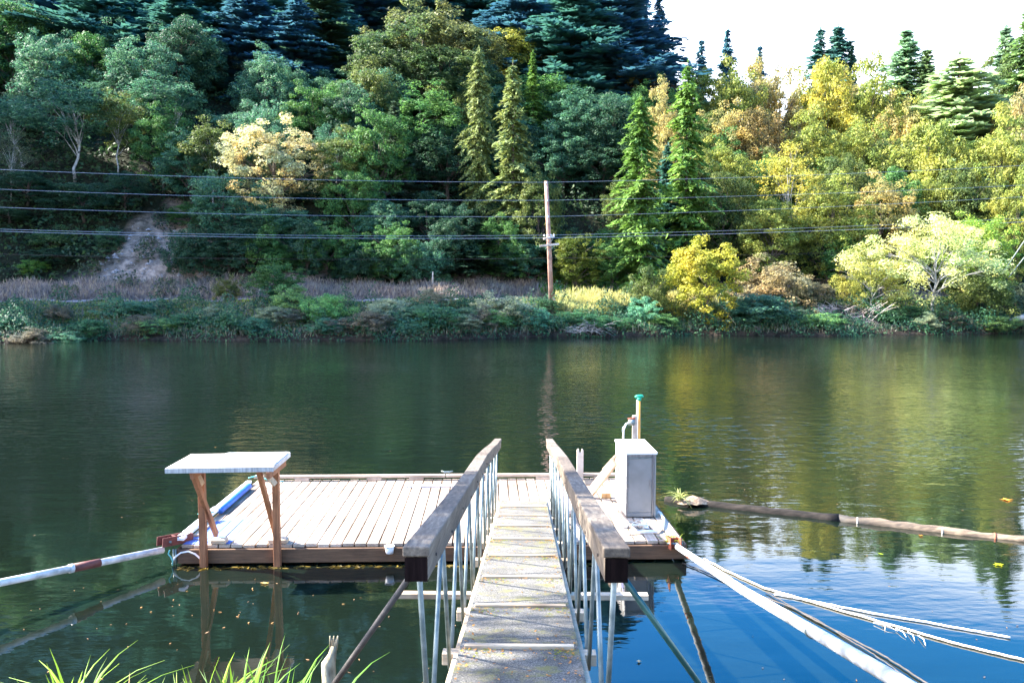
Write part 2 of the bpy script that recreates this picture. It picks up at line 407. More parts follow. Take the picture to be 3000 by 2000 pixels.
conifer('fir0', 501, 18, 5.6, .08, .36, .60, .1, .35, .15, .92); conifer('fir1', 502, 18, 6.4, .18, .44, .66, .08, .45, .2, .9)
conifer('fir2', 503, 20, 7.5, .24, .52, .72, .15, .25, .1, .8); conifer('spruce0', 504, 15, 4.2, .05, .30, .50, .05, .3, .3, .95)
conifer('fullfir0', 506, 16, 6.4, .1, .40, .66, .03, .5, .15, .52); conifer('fullfir1', 507, 16, 6.0, .2, .48, .7, .06, .45, .2, .6)
conifer('spruce1', 505, 15, 4.8, .16, .40, .58, .08, .2, .25, .85, M['palebark'])

TREES = []
def rootcopy(key, name, loc, sx_, sz_, color, rz, label, cat, group=None, parts=('trunk','crown')):
    H, W, cm, tm = PROTO[key]
    e = empty(name, loc, label, cat, group); e.rotation_euler = (0,0,rz); e.scale = (sx_, sx_, sz_)
    for nm, me in (('trunk', tm), ('crown', cm)):
        o = bpy.data.objects.new(nm if nm == 'trunk' else parts[1], me); COL.objects.link(o); o.parent = e; o.color = (*color, 1)
        if nm == 'trunk' and parts[0] != 'trunk': o.name = parts[0]
    return e
def tree(key, px, ptop, Y, wpx, color, label, cat='tree', name=None, group=None, base=None, sink=0):
    """px/ptop/wpx in photo pixels (3000 wide); Y is the tree's distance"""
    top = at(px, ptop, Y); gx = top.x; gz = float(terrain(gx, Y)) if base is None else base
    H, W, cm, tm = PROTO[key]
    h = max(1.0, top.z-gz); wd = wpx/F*Y
    if key[:3] in ('map','ald','spa'): h *= 1.07; wd *= 1.08
    if name is None:
        name = {'fir':'conifer_tree','spr':'conifer_tree','ful':'conifer_tree','map':'maple_tree','ald':'alder_tree','spa':'alder_tree','shr':'shrub','wil':'willow_tree','nea':'maple_tree'}[key[:3]]
    if key.startswith('shrub') and Y < 54: color = tuple(min(.6, c*1.85) for c in color)
    parts = ('stem','foliage') if key.startswith('shrub') else ('trunk','crown')
    e = rootcopy(key, name, (gx, Y, gz-sink), wd/W, h/H, color, rnd.uniform(0,6.28), label, cat, group, parts)
    TREES.append(e); return e
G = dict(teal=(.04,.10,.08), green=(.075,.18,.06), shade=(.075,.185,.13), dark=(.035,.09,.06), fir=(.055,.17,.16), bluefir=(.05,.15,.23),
         yg=(.25,.28,.07), yel=(.42,.38,.08), tan=(.38,.32,.14), lime=(.22,.34,.06), olive=(.11,.15,.05), orange=(.38,.31,.15),
         pale=(.54,.58,.28), grey=(.09,.12,.085), brightfir=(.12,.23,.05), rust=(.12,.07,.045), goldfir=(.17,.22,.08))
K = 3000/2352
exec_list = []
def T(key, x, top, Y, w_, col, label, **kw):
    if key[:3] in ('fir','spr'): w_ = w_*(2.3 if (x > 1590 and Y > 79) else 1.45)
    return tree(key, x*K, top*K, Y, w_*K, G[col] if isinstance(col, str) else col, label, **kw)

def zone2(x):
    for lim, t in ((150,'at the far left'),(300,'left of the clay scar'),(440,'below the clay scar'),(600,'left of the sapling maple'),(800,'beside the overhanging light green bush'),(1000,'left of the grey willow bushes'),(1200,'left of the utility pole base'),
                   (1300,'at the utility pole base'),(1500,'below the sunlit grass'),(1700,'under the round golden maple'),(1850,'under the russet bush'),(2000,'beside the bleached brush heap'),(2200,'under the pale willow')):
        if x < lim: return t
    return 'near the right edge'
# --- left shaded alders (coordinates in 2352-wide picture pixels)
T('alder0', 165, 196, 66, 175, 'shade', 'broad green-crowned alder with a curving white trunk, second from the left edge')
T('alder1', 45, 225, 68, 115, 'shade', 'round green alder crown at the far left edge of the photo')
T('sparse0', 18, 300, 63, 90, 'grey', 'thin grey-leaved alder, lowest crown at the far left edge')
T('alder2', 265, 222, 67, 100, 'olive', 'narrow alder with pale spotted trunk right of the broad white-trunked one')
T('alder1', 376, 184, 70, 150, 'shade', 'tall alder with straight pale trunk standing above the bare clay scar')
T('sparse1', 312, 240, 72, 70, 'grey', 'almost leafless grey alder between two leafy alders on the left slope')
T('sparse0', 604, 132, 84, 110, 'grey', 'wispy blue-grey poplar-like tree rising highest left of the big maple hump')
T('sparse1', 690, 205, 80, 170, 'grey', 'grey-green sparse tree behind the cream-topped tree')
T('alder0', 760, 205, 82, 130, 'shade', 'dull green tree between wispy grey tree and big rounded maple')
T('sparse1', 768, 288, 68, 105, 'shade', 'small alder whose white trunk forks into a V, right of the cream-topped tree')
T('maple0', 560, 252, 72, 150, 'shade', 'green maple just behind and left of the cream-topped tree')
T('alder2', 485, 288, 66, 110, 'olive', 'narrow olive-green tree on the left flank of the cream-topped tree')
T('maple1', 622, 286, 64, 190, (.62,.56,.36), 'cream-topped autumn maple catching the sun on the shaded left slope')
T('maple2', 515, 400, 62, 170, 'shade', 'low green maple right beside the bare clay scar')
T('maple3', 640, 470, 61.5, 190, 'shade', 'dark green maple standing below the cream-topped tree by the road', sink=.5)
T('maple0', 440, 470, 64, 110, 'green', 'small leafy tree at the top right corner of the bare clay scar')
T('maple1', 60, 395, 63, 130, 'dark', 'low dark tree under the far left alders, upper one')
T('maple2', 190, 420, 62.5, 140, 'dark', 'dark tree on the slope under the curving white trunk')
T('maple0', 20, 480, 61, 120, (.05,.11,.06), 'dark tree cut by the left edge just above the road slope')
T('maple3', 285, 400, 64, 100, 'dark', 'dark small tree above the top of the bare clay scar')
T('shrub2', 250, 520, 60.5, 70, (.05,.12,.07), 'dark shrub at the left flank of the clay scar', cat='shrub')
T('shrub1', 120, 520, 60, 110, (.06,.12,.05), 'olive shrub on the shaded slope left of the clay scar', cat='shrub')
# --- big maple hump
T('maple1', 895, 112, 80, 190, (.09,.13,.06), 'left shoulder maple of the great rounded hump in the centre')
T('maple0', 985, 32, 84, 250, (.12,.15,.07), 'largest rounded maple, sunlit crown topping the hump left of centre')
T('maple2', 1065, 62, 86, 170, (.12,.14,.06), 'maple behind the tallest round crown, on its right side')
T('maple3', 850, 205, 75, 130, 'shade', 'dark maple at the lower left of the great hump')
T('maple2', 960, 215, 74, 210, 'green', 'deep green maple in front of the great hump')
T('maple1', 1030, 300, 71, 180, 'dark', 'dark maple under the hump left of the two sunlit spruces')
T('maple3', 1175, 78, 92, 150, 'yg', 'yellow-green maple directly right of the great hump')
T('maple0', 1275, 92, 94, 150, 'tan', 'tan and yellow maple high on the slope, second right of the hump')
T('maple3', 1620, 176, 92, 130, 'yg', 'yellow-green maple on the skyline directly right of the tall green fir tip')
T('maple2', 1545, 184, 96, 110, 'olive', 'small olive maple on the skyline left of the tall green fir tip')
T('maple0', 1740, 184, 94, 130, 'tan', 'tan maple filling the skyline between golden and orange-gold crowns')
T('maple1', 1850, 188, 95, 140, 'yg', 'maple on the skyline below the left edge of the conifer pair')
T('maple2', 1960, 194, 95, 140, 'tan', 'tan maple on the skyline below the right edge of the conifer pair')
T('maple3', 2140, 225, 90, 150, 'yg', 'yellow-green maple at the foot of the smaller pale fir')
T('maple0', 2290, 180, 88, 140, 'olive', 'olive maple at the foot of the tall fir by the right edge')
T('maple1', 1355, 118, 94, 140, 'orange', 'orange-tan maple above the dark slope right of centre')
T('maple2', 1420, 150, 92, 150, 'tan', 'tan maple lowest in the chain of autumn crowns right of the hump')
T('maple3', 1250, 185, 82, 200, 'green', 'green maple behind the pair of sunlit spruces')
T('maple0', 1340, 230, 78, 170, 'shade', 'dark green maple filling the slope above the utility pole')
T('maple1', 1385, 320, 74, 150, 'dark', 'shadowed maple right above the utility pole crossarms')
T('maple2', 1480, 185, 90, 120, 'rust', 'brownish small maple near the right end of the dark hill')
T('maple2', 925, 62, 82, 210, (.08,.13,.055), 'olive maple filling the upper left of the great hump')
T('maple3', 1025, 130, 81, 240, (.07,.12,.05), 'broad green maple in the heart of the great hump')
T('maple1', 890, 300, 73, 160, 'shade', 'dark maple at the foot of the great hump, behind the grey-tipped spruce')
T('maple0', 1120, 200, 80, 170, 'shade', 'dull green maple behind the left sunlit spruce')
# --- lit conifers
T('fullfir0', 1100, 108, 68, 100, 'goldfir', 'slender sunlit spruce, left one of the pair in the centre')
T('fullfir1', 1178, 142, 65, 130, 'goldfir', 'broad sunlit spruce with tiered boughs, right one of the pair in the centre')
T('spruce0', 1224, 118, 78, 60, 'brightfir', 'pale green spruce tip behind the sunlit pair')
T('spruce1', 905, 232, 68, 85, (.05,.09,.06), 'grey-tipped spruce standing in shade below the great hump')
T('spruce0', 858, 250, 72, 75, 'fir', 'dark slim spruce left of the grey-tipped one')
T('fullfir0', 1472, 222, 61, 150, 'brightfir', 'bright green fir with full boughs right of the utility pole')
T('fullfir1', 1580, 142, 64, 150, 'brightfir', 'tall green fir with a bare pale tip, right of the bright full fir')
T('fir0', 1535, 330, 66, 90, 'fir', 'dark fir between the two bright green firs')
# --- right deciduous
rr_ = [('maple0',1530,232,70,110,'tan','tan maple showing between the two bright green firs'),
 ('maple1',1690,165,88,150,'yg','golden maple at the left end of the right-hand skyline'),
 ('maple2',1790,165,90,150,'orange','orange-gold maple on the skyline, second from the left of the right-hand group'),
 ('maple3',1900,163,90,160,'yel','yellow maple on the skyline under the pair of conifers'),
 ('maple0',2000,178,88,170,'yg','broad golden maple on the skyline left of the pale firs'),
 ('maple1',2075,235,84,120,'tan','tan maple at the right end of the golden skyline'),
 ('maple2',1650,255,78,140,'tan','tan maple right of the tall green fir'),
 ('maple3',1745,268,78,150,(.22,.16,.07),'brown-tan maple in the middle of the right-hand slope'),
 ('maple0',1860,285,78,150,'yg','yellow-green maple above the limb-showing yellow tree'),
 ('maple1',1960,290,77,150,'yg','yellow-green maple left of the shaded hollow on the right slope'),
 ('maple2',2060,310,76,140,'olive','olive maple in the hollow of the right slope'),
 ('maple3',2135,300,72,170,'yg','large yellow-green maple below the pale firs'),
 ('maple0',2290,290,70,180,'yg','large bright maple against the right edge of the photo'),
 ('maple1',2345,215,78,130,'orange','orange-tinted maple high at the right edge of the photo'),
 ('sparse0',1815,335,67,150,'yel','yellow tree with bare white limbs showing, middle of the right slope'),
 ('maple2',1665,395,66,120,'olive','olive maple behind the round golden tree on the bank'),
 ('maple3',1770,470,63,150,'yg','low yellow-green maple above the russet bush'),
 ('maple0',1905,430,64,170,'yg','yellow-green maple left of the dark hollow, low on the right slope'),
 ('maple1',2030,415,66,150,'tan','tan-green maple above the left end of the pale willow'),
 ('maple2',2255,500,60.5,130,'lime','lime-green maple low at the right, behind the pale willow'),
 ('maple3',2200,400,68,150,'olive','olive maple directly above the pale willow'),
 ('maple1',1960,540,62,120,'green','green maple behind the left mound of the pale willow',),
 ('maple0',2330,420,64,110,'yg','maple cut by the right edge, above the guy wires')]
for a in rr_: T(*a)
# --- small trees by the road, middle
T('maple2', 812, 392, 63.5, 110, 'green', 'small maple with green and gold leaves beside the road, left of centre')
T('maple3', 880, 470, 62.5, 110, 'shade', 'low dark maple beside the road below the grey-tipped spruce')
T('maple0', 985, 455, 64, 140, 'dark', 'dark leafy tree between the grey-tipped spruce and the sunlit pair')
T('fir1', 1085, 480, 61, 120, (.02,.06,.035), 'low dark fir with drooping boughs beside the road, left of the utility pole')
T('maple1', 1240, 395, 64, 110, 'olive', 'small maple with sunlit leaf sprays just left of the utility pole')
T('maple2', 1325, 540, 61, 115, (.10,.13,.02), 'low golden-green maple right of the utility pole')
T('maple3', 1410, 560, 61.5, 90, 'green', 'small green maple left of the bright full fir')
T('maple0', 720, 520, 66, 110, 'dark', 'dark shrubby maple above the purple shaded slope', sink=.3)
T('maple1', 150, 560, 59, 130, 'dark', 'dark round tree at the roadside on the far left', sink=.3)
T('shrub0', 77, 598, 57.5, 66, (.10,.22,.05), 'small bright green shrub on the roadside at the far left', cat='shrub')
# --- far bank shrubs
T('nearmaple', 1618, 545, 53.6, 185, (.34,.32,.05), 'round golden maple standing alone on the river bank right of the pole')
T('shrub1', 1775, 590, 56.0, 175, (.30,.24,.15), 'russet and grey bush right of the round golden tree', cat='shrub')
T('shrub2', 1490, 610, 54.5, 110, 'olive', 'green bush touching the left side of the round golden tree', cat='shrub')
T('shrub0', 1745, 668, 53.8, 190, 'teal', 'dark teal bush drooping to the water right of the round golden tree', cat='shrub')
T('shrub3', 1870, 640, 56, 90, (.14,.13,.09), 'grey twiggy bush between the russet bush and the pale willow', cat='shrub')
T('willow0', 2150, 488, 56.6, 320, 'pale', 'pale yellow willow with white spreading branches on the right bank', cat='tree')
T('willow1', 2005, 568, 56.2, 160, (.27,.28,.07), 'yellow-green mound of willow forming the left side of the pale one')
T('shrub1', 2245, 600, 57, 160, 'olive', 'green bush under the right side of the pale willow', cat='shrub')
T('shrub3', 2338, 640, 58, 110, 'grey', 'grey-green bush at the right edge of the far bank', cat='shrub')
T('maple2', 632, 607, 52.5, 108, (.05,.13,.045), 'green sapling maple on the river bank, left of centre')
T('shrub2', 668, 652, 51, 105, (.10,.17,.07), 'light green bush in front of the sapling maple on the left bank', cat='shrub')
T('shrub0', 742, 668, 50, 120, (.09,.19,.07), 'light green bush hanging over the water left of centre', cat='shrub')
T('shrub1', 521, 632, 54, 58, (.12,.13,.04), 'little yellowish bush left of the sapling maple', cat='shrub')
T('shrub3', 895, 680, 51.2, 110, (.20,.22,.17), 'grey-green bush on the bank right of the overhanging light green one', cat='shrub')
T('shrub2', 1000, 662, 52.5, 90, (.14,.13,.10), 'greyish brown bush with upright tops left of the pole', cat='shrub')
T('shrub0', 985, 705, 50.3, 150, (.05,.11,.075), 'blue-green bush low over the water, middle of the bank', cat='shrub')
T('shrub1', 1150, 672, 51.5, 130, (.20,.22,.17), 'rounded grey-green willow bush left of the utility pole base', cat='shrub')
T('shrub3', 1225, 700, 51.8, 100, 'shade', 'dark green bush in front of the utility pole base', cat='shrub')
T('shrub2', 1480, 680, 53, 90, 'shade', 'shaded bush at the water left of the round golden tree', cat='shrub')
T('shrub0', 1075, 700, 51, 100, (.07,.12,.08), 'teal-grey bush between two grey willow bushes on the bank', cat='shrub')
bcol = {'grey-green':(.20,.25,.19), 'blue-green':(.07,.19,.14), 'light green':(.16,.30,.12), 'brownish grey':(.14,.13,.115), 'deep green':(.05,.15,.08)}
for i in range(46):
    x = 15 + i*(2330/45) + rnd.uniform(-18,18)
    if 1530 < x < 1705: continue
    sh_ = float(shore((x*K-1500)/F*51)); Yd = sh_ + rnd.choice((.9,1.6,2.6,3.6)); cn = rnd.choice(list(bcol)); c_ = bcol[cn]
    X_ = (x*K-1500)/F*Yd; zt = float(terrain(X_, Yd)) + rnd.uniform(.7,1.25)*(1.25 if 800 < x < 1500 else .9)
    ptop = 1000 - F*math.tan(math.atan((zt-CZ)/Yd)+R(PITCH))
    tree('shrub%d'%(i%4), x*K, ptop, Yd, rnd.uniform(70,120)*K, tuple(v/1.7 for v in c_), cn+' bush on the far river bank '+zone2(x), 'shrub', group='bushes along the far river bank')
# --- skyline conifers, right
for a in [('spruce0',1612,90,120,48,(.07,.19,.28),'dark blue conifer with blunt top, leftmost of the small skyline trees'),
 ('fir0',1672,64,120,54,(.07,.19,.28),'pointed dark conifer, second of the small skyline trees'),
 ('spruce0',1746,104,120,42,(.07,.19,.28),'small dark conifer, third of the skyline trees'),
 ('fir1',1885,66,105,92,(.08,.2,.2),'left conifer of the pair against the sky'),
 ('fir0',1926,58,104,100,(.08,.2,.2),'right conifer of the pair against the sky'),
 ('spruce0',1955,100,103,50,(.05,.13,.11),'short conifer clinging to the right of the pair against the sky'),
 ('fir0',2083,66,100,110,(.26,.42,.28),'full pale green fir on the skyline right of the gap'),
 ('spruce0',2130,112,98,80,(.18,.28,.14),'smaller pale fir joined to the right of the full one'),
 ('fir2',2205,122,82,210,(.36,.48,.28),'wide pale fir with a bare white trunk on the right'),
 ('fir1',2312,62,90,120,(.25,.38,.27),'tall fir near the right edge of the photo'),
 ('fir0',2362,20,86,90,(.15,.26,.10),'fir cut off by the right edge of the photo'),
 ('spruce1',2170,180,86,80,(.18,.28,.14),'slim pale fir in front of the full skyline fir'),
 ('fir1',2255,200,84,110,(.2,.3,.15),'drooping pale fir between the wide one and the tall one')]: T(*a)
def zone(x):
    for lim, t in ((200,'at the far left'),(420,'above the bare clay scar'),(560,'left of the cream-topped maple'),(760,'above the cream-topped maple'),(900,'left of the great hump'),(1080,'behind the great hump'),(1260,'behind the sunlit spruces'),
                   (1440,'right of the utility pole'),(1640,'behind the bright green firs'),(1840,'above the round golden maple'),(2040,'on the middle of the right slope'),(2200,'above the pale willow')):
        if x < lim: return t
    return 'near the right edge'
# --- dark conifers on the upper hill
hill = []
for (x, top, Yd, w_) in [(1515,-12,112,95),(1468,-60,112,110),(1420,-95,108,110),(1375,-70,112,100),(1325,-120,106,110),(1545,120,116,50),(1500,90,108,90)]:
    T(rnd.choice(['fir0','fir1']), x, top, Yd, w_, 'bluefir', {1515:'pointed blue conifer standing alone outermost on the hill shoulder',1468:'tall blue conifer just inside the hill shoulder edge',1420:'tall blue conifer third from the hill shoulder edge',1375:'blue conifer fourth from the hill shoulder edge',1325:'blue conifer fifth from the hill shoulder edge',1545:'short blue conifer lowest on the hill shoulder',1500:'short wide blue conifer under the pointed one on the shoulder'}[x], group='conifers on the right shoulder of the hill')
T('fir1', 735, -60, 88, 190, (.05,.10,.06), 'large conifer with light-catching boughs above the wispy grey tree')
for row, (Yd, top0, n_) in enumerate([(84, 15, 13), (92, -80, 14), (103, -220, 15), (117, -380, 15), (134, -540, 15)]):
    for i in range(n_):
        x = -60 + (1500 - row*15)*(i + rnd.uniform(-.3,.3))/(n_-1)
        if row == 0 and x > 800: continue
        if row == 1 and 830 < x < 1150: continue
        if x > 1270 and row > 1: continue
        T(rnd.choice(['fir0','fir1','fir2']), x, top0 + rnd.uniform(-50,50) + (x-700)*.02, Yd + rnd.uniform(-3,3), rnd.uniform(170,260),
          rnd.choice(['bluefir','fir','fir']), 'dark conifer in the shaded stand '+zone(x)+(', front row' if row == 0 else ', second row' if row == 1 else ', high on the hill'), group='dark conifers on the shaded upper hill')
for i in range(22):
    x = 425 + i*47 + rnd.uniform(-14,14); 
    if 1235 < x < 1290: x += 30
    Yd = float(shore((x*K-1500)/F*61)) + rnd.uniform(11.9, 13.6); X_ = (x*K-1500)/F*Yd
    hh_ = rnd.uniform(2.6, 4.8); zt = float(terrain(X_, Yd)) + hh_; ptop = 1000 - F*math.tan(math.atan((zt-CZ)/Yd)+R(PITCH))
    cn = rnd.choice(['dark','shade','green','dark'])
    T(rnd.choice(['maple0','maple1','maple2','maple3']) if i % 4 else 'shrub%d'%(i%3), x, ptop/K, Yd, rnd.uniform(85,130), cn, dict(dark='dark green',shade='dull teal-green',green='fresh green')[cn]+' low roadside tree, '+zone(x)+(', shorter' if hh_ < 3.5 else ', taller'), group='low trees at the foot of the slope', sink=.25)
# hidden-ish infill maples on the slope
for i in range(95):
    x = rnd.uniform(680, 2340) if i < 74 else rnd.uniform(0, 680); Yd = rnd.uniform(66, 84)
    gx = at(x*K, 500, Yd).x; gz = float(terrain(gx, Yd)); top_z = gz + rnd.uniform(5, 9)
    d = (top_z-CZ)/Yd; ptop = 1000 - F*math.tan(math.atan(d)+R(PITCH))
    cn = rnd.choice(['green','shade','shade','dark'] if x < 760 else ['green','olive','shade','dark']) if x < 1450 else rnd.choice(['green','green','olive','yg'])
    T(rnd.choice(['maple0','maple1','maple2','maple3']), x, ptop/K, Yd, rnd.uniform(110,160), cn,
      dict(green='green',olive='olive green',shade='dull green',dark='dark green',yg='yellow-green')[cn]+' understorey maple half hidden '+zone(x)+(', nearer the road' if Yd < 74 else ', farther up'), group='understorey maples on the slope')

# --- ground cover (stuff)
def scatter(name, xr, sr, cnt, hfun, leaf, aspect, color, label, mat='leaf', cond=None, seed=1, updir=False, nz=.8):
    rng = np.random.default_rng(seed); x = rng.uniform(*xr, cnt); s = rng.uniform(*sr, cnt); y = shore(x)+s
    z = terrain(x, y)
    if cond is not None:
        k = cond(x, s, y, z, rng); x, s, y, z = x[k], s[k], y[k], z[k]
    h = hfun(x, s, rng); P = np.stack([x, y, z+h], 1)
    N = rng.normal(size=P.shape)*.6 + np.array([0,-.4,nz]); dirs = None
    if updir: dirs = rng.normal(size=P.shape)*.25 + np.array([0,0,1.]); N = rng.normal(size=P.shape)+np.array([0,-1,.0])
    me = leaf_mesh(name, P, N, rng.uniform(.6,1.4,len(P))*leaf, aspect, M[mat], rng, dirs)
    o = bpy.data.objects.new(name, me); COL.objects.link(o); o.color = (*color,1); tag(o, label, 'ground cover', None, 'stuff'); return o
def lumps(x, s, amp, f=1.0): return amp*(.5+.5*np.sin(x*1.1*f+2*np.sin(s*.9)))*(.6+.4*np.sin(x*2.7*f+s*1.3)) 
scatter('bramble_cover', (-45,60), (-.5,5.6), 110000, lambda x,s,r: r.random(len(x))**.6*(.35+np.clip(lumps(x,s,1.7),0,2.2)*np.where(s<4.6,1,.3)), .16, .5, (.035,.10,.06), 'tangled dark green brambles covering the far river bank', seed=5,
        cond=lambda x,s,y,z,r: np.sin(x*.7+s)+r.random(len(x))*1.6 > .1)
scatter('bank_grass', (-45,60), (.1,6.4), 26000, lambda x,s,r: r.random(len(x))*.35, .42, .12, (.17,.17,.15), 'pale grass hanging between the brambles on the far bank', mat='blade', updir=True, seed=6)
scatter('verge_grass', (-42,50), (5.0,6.6), 30000, lambda x,s,r: .02+r.random(len(x))*.1, .28, .14, (.22,.30,.08), 'bright green grass verge along the near side of the road', mat='blade', updir=True, seed=7)
scatter('sunlit_grass', (3,14), (3.0,6.6), 16000, lambda x,s,r: .15+r.random(len(x))*.6, .6, .09, (.42,.40,.17), 'tall pale seeding grass in the sun right of the utility pole', mat='blade', updir=True, seed=8)
scatter('dry_grass', (-45,30), (9.0,12.0), 38000, lambda x,s,r: .1+r.random(len(x))*.35, .5, .1, (.25,.215,.225), 'dry purplish brown grass on the slope behind the road', mat='blade', updir=True, seed=9,
        cond=lambda x,s,y,z,r: (x<3)|(r.random(len(x))<.5))
scatter('green_slope', (2,16), (9.2,15), 20000, lambda x,s,r: .1+r.random(len(x))*.4, .3, .4, (.07,.17,.03), 'low green growth on the slope behind the pole', seed=10)
scatter('understorey', (-60,70), (12,60), 150000, lambda x,s,r: r.random(len(x))**.7*(.5+lumps(x,s,2.2,.5)), .34, .5, (.03,.065,.03), 'dark ferns and saplings carpeting the hillside between the trees', seed=11,
        cond=lambda x,s,y,z,r: scarmask(x,y,z) < .15+.5*r.random(len(x))**3)
scatter('scar_plants', (-31,-17), (9,22), 16000, lambda x,s,r: r.random(len(x))*.8, .26, .45, (.06,.085,.06), 'small plants dotting the bare clay scar', seed=12,
        cond=lambda x,s,y,z,r: np.sin(x*2.3)+np.sin(s*1.9+x) > .5)
mb = MB(); rg = random.Random(44)
for i in range(420):
    x_ = rg.uniform(-30,-20.5); y_ = float(shore(x_)) + rg.uniform(9.2, 18); z_ = float(terrain(x_, y_))
    if float(scarmask(np.array(x_), y_, np.array(z_))) < .25: continue
    r_ = .05+.22*rg.random()**3; b = len(mb.v)
    for k in range(6):
        a_ = k*1.047+rg.uniform(-.3,.3); mb.v.append((x_+r_*math.cos(a_)*rg.uniform(.7,1.2), y_+r_*math.sin(a_)*.8, z_-.03+rg.uniform(-.03,.03)))
    mb.v.append((x_+rg.uniform(-.3,.3)*r_, y_-.2*r_, z_+r_*rg.uniform(.5,.9))); mb.f += [(b+k, b+(k+1)%6, b+6) for k in range(6)]
o = mb.build('scar_rubble', simple('grey rock', (.12,.11,.11), (.40,.36,.35), 5, .95, 0, None, .8)); tag(o, 'loose grey stones strewn over the bare clay scar', 'rubble', None, 'stuff')
# ------------------------------------------------------------------ dead brush, leaning log on far bank
def twig_thing(name, c, w_, h_, nn, mat, label, cat, seed, r=.02, flat=.5):
    rg = random.Random(seed); mb = MB()
    for i in range(nn):
        a = Vector((rg.uniform(-w_,w_)*.35, rg.uniform(-.6,.6), rg.uniform(0,.3*h_)))
        b = Vector((a.x + rg.uniform(-1,1)*w_*.45, a.y-rg.uniform(0,.9), rg.uniform(.0,h_)))
        m1 = a.lerp(b,.5)+Vector((0,-.2,rg.uniform(.1,.5)*h_*.5)); mb.tube([a,m1,b],[r,r*.7,r*.25],4,False)
        for q in range(2):
            e = b+Vector((rg.uniform(-.5,.5),rg.uniform(-.3,.2),rg.uniform(-.3,.3))); mb.tube([m1,m1.lerp(e,.6)+Vector((0,0,.05)),e],[r*.5,r*.35,r*.15],3,False)
    o = mb.build(name, mat); o.location = c; tag(o, label, cat); return o
pinkish = simple('bleached twigs', (.42,.33,.30), (.62,.52,.48), 9, .9)
twig_thing('brush_pile', at(1925*K, 765*K, 54.6)+Vector((0,0,.1)), 4.4, 1.9, 150, pinkish, 'heap of bleached dead branches at the waterline left of the pale willow', 'dead branches', 3)
twig_thing('dead_branches', at(1345*K, 765*K, 50.6), 2.6, .9, 26, M['palebark'], 'few bare arching branches dipping into the river below the sunlit grass', 'dead branches', 4)
a = at(2275*K, 752*K, 55.2); b = at(2440*K, 703*K, 54.6)
o = MB().tube([a, a.lerp(b,.5)+Vector((0,0,.05)), b], [.16,.2,.24], 9).build('leaning_log', M['palebark'], None, 0, True); tag(o, 'bare pale trunk slanting up from the water at the right edge', 'fallen tree')
# ------------------------------------------------------------------ utility pole
base = at(1617, 893, 55.0); topp = at(1600, 531, 55.0)
up = empty('utility_pole', base, 'wooden utility pole with two crossarms on the far river bank', 'utility pole')
MB().tube([base-Vector((0,0,.8)), base.lerp(topp,.5), topp], [.17,.15,.125], 12).build('pole_shaft', M['pole'], up, 0, True)
def onpole(py): return base.lerp(topp, (893-py)/(893-531))
c1 = onpole(718)+Vector((0,-.2,0))
MB().beam(c1+Vector((-.64,0,-.05)), c1+Vector((.64,0,.08)), .12, .13).build('crossarm', M['crossarm'], up, .01)
c2 = onpole(697)+Vector((0,-.2,0))
MB().beam(c2+Vector((-.36,-.35,-.08)), c2+Vector((.36,.35,.13)), .12, .12).build('crossarm', M['crossarm'], up, .01)
for c, w1 in ((c1,.3),(c2,.25)):
    for s in (-1,1): MB().beam(c+Vector((s*w1,.02,-.06)), c+Vector((0,.05,-.38)), .03, .03).build('arm_brace', M['galv'], up)
for s in (-.32,-.1,.14,.34):
    q = c2+Vector((s, s, .12+.1*s)); MB().tube([q, q+Vector((0,0,.07)), q+Vector((0,0,.12))], [.05,.055,.03], 8).build('insulator', M['white'], up, 0, True)
for py in (537, 589, 636):
    q = onpole(py)+Vector((0,-.18,0)); MB().tube([q-Vector((0,0,.05)), q+Vector((0,0,.08))], .055, 8).build('insulator', M['white'], up, 0, True)
# wires
def wire(pts, r, label, mat='wire', group=None, sag=.25, cat='wire'):
    P_ = []
    for (a, b) in zip(pts[:-1], pts[1:]):
        for k in range(14):
            t = k/14; q = a.lerp(b, t); q.z -= sag*4*t*(1-t); P_.append(q)
    P_.append(pts[-1])
    o = MB().tube(P_, r, 5).build('overhead_wire', M[mat]); tag(o, label, cat, group); return o
YL, YR = 47.5, 63.5
def side(px, py, Y): return at(px, py, Y)
wl = [(497, 537, 486, 'topmost power line crossing the trees at the pole tip', .018), (556, 589, 545, 'second power line from the top, fixed below the pole tip', .018),
      (610, 636, 575, 'third power line from the top crossing the trees', .018), (676, 690, 640, 'upper thin line of the close pair passing the small crossarm', .018),
      (682, 698, 652, 'lower brighter line of the close pair at the small crossarm', .024), (750, 757, 725, 'faint dark cable, lowest of the lines on the pole', .014)]
for (yl, ym, yr, lab, r) in wl:
    r *= .58
    mid = onpole(ym)+Vector((0,-.24,.03)); wire([side(-330, yl-16, YL), mid, side(3400, yr-25, YR)], r, lab, 'wire' if r > .0095 else 'cable')
for i, (x0, y0, x1, y1) in enumerate(((3080,590,2935,803),(3100,630,2955,812))):
    o = MB().tube([at(x0,y0,52.5), at(x1,y1,54.5)], .035, 6).build('guy_wire', M['galv']); tag(o, ['left of two pale guy wires slanting down at the right edge','right of two pale guy wires slanting down at the right edge'][i], 'guy wire')
# small wooden stake across
q = at(1268, 835, 58.5); gq = float(terrain(q.x, 58.5))
o = MB().beam((q.x,58.5,gq-.2),(q.x,58.5,gq+1.2),.09,.09,(0,1,0)).build('roadside_stake', M['crossarm'], None, .01); tag(o, 'short grey wooden stake on the dry slope left of the pole', 'stake')

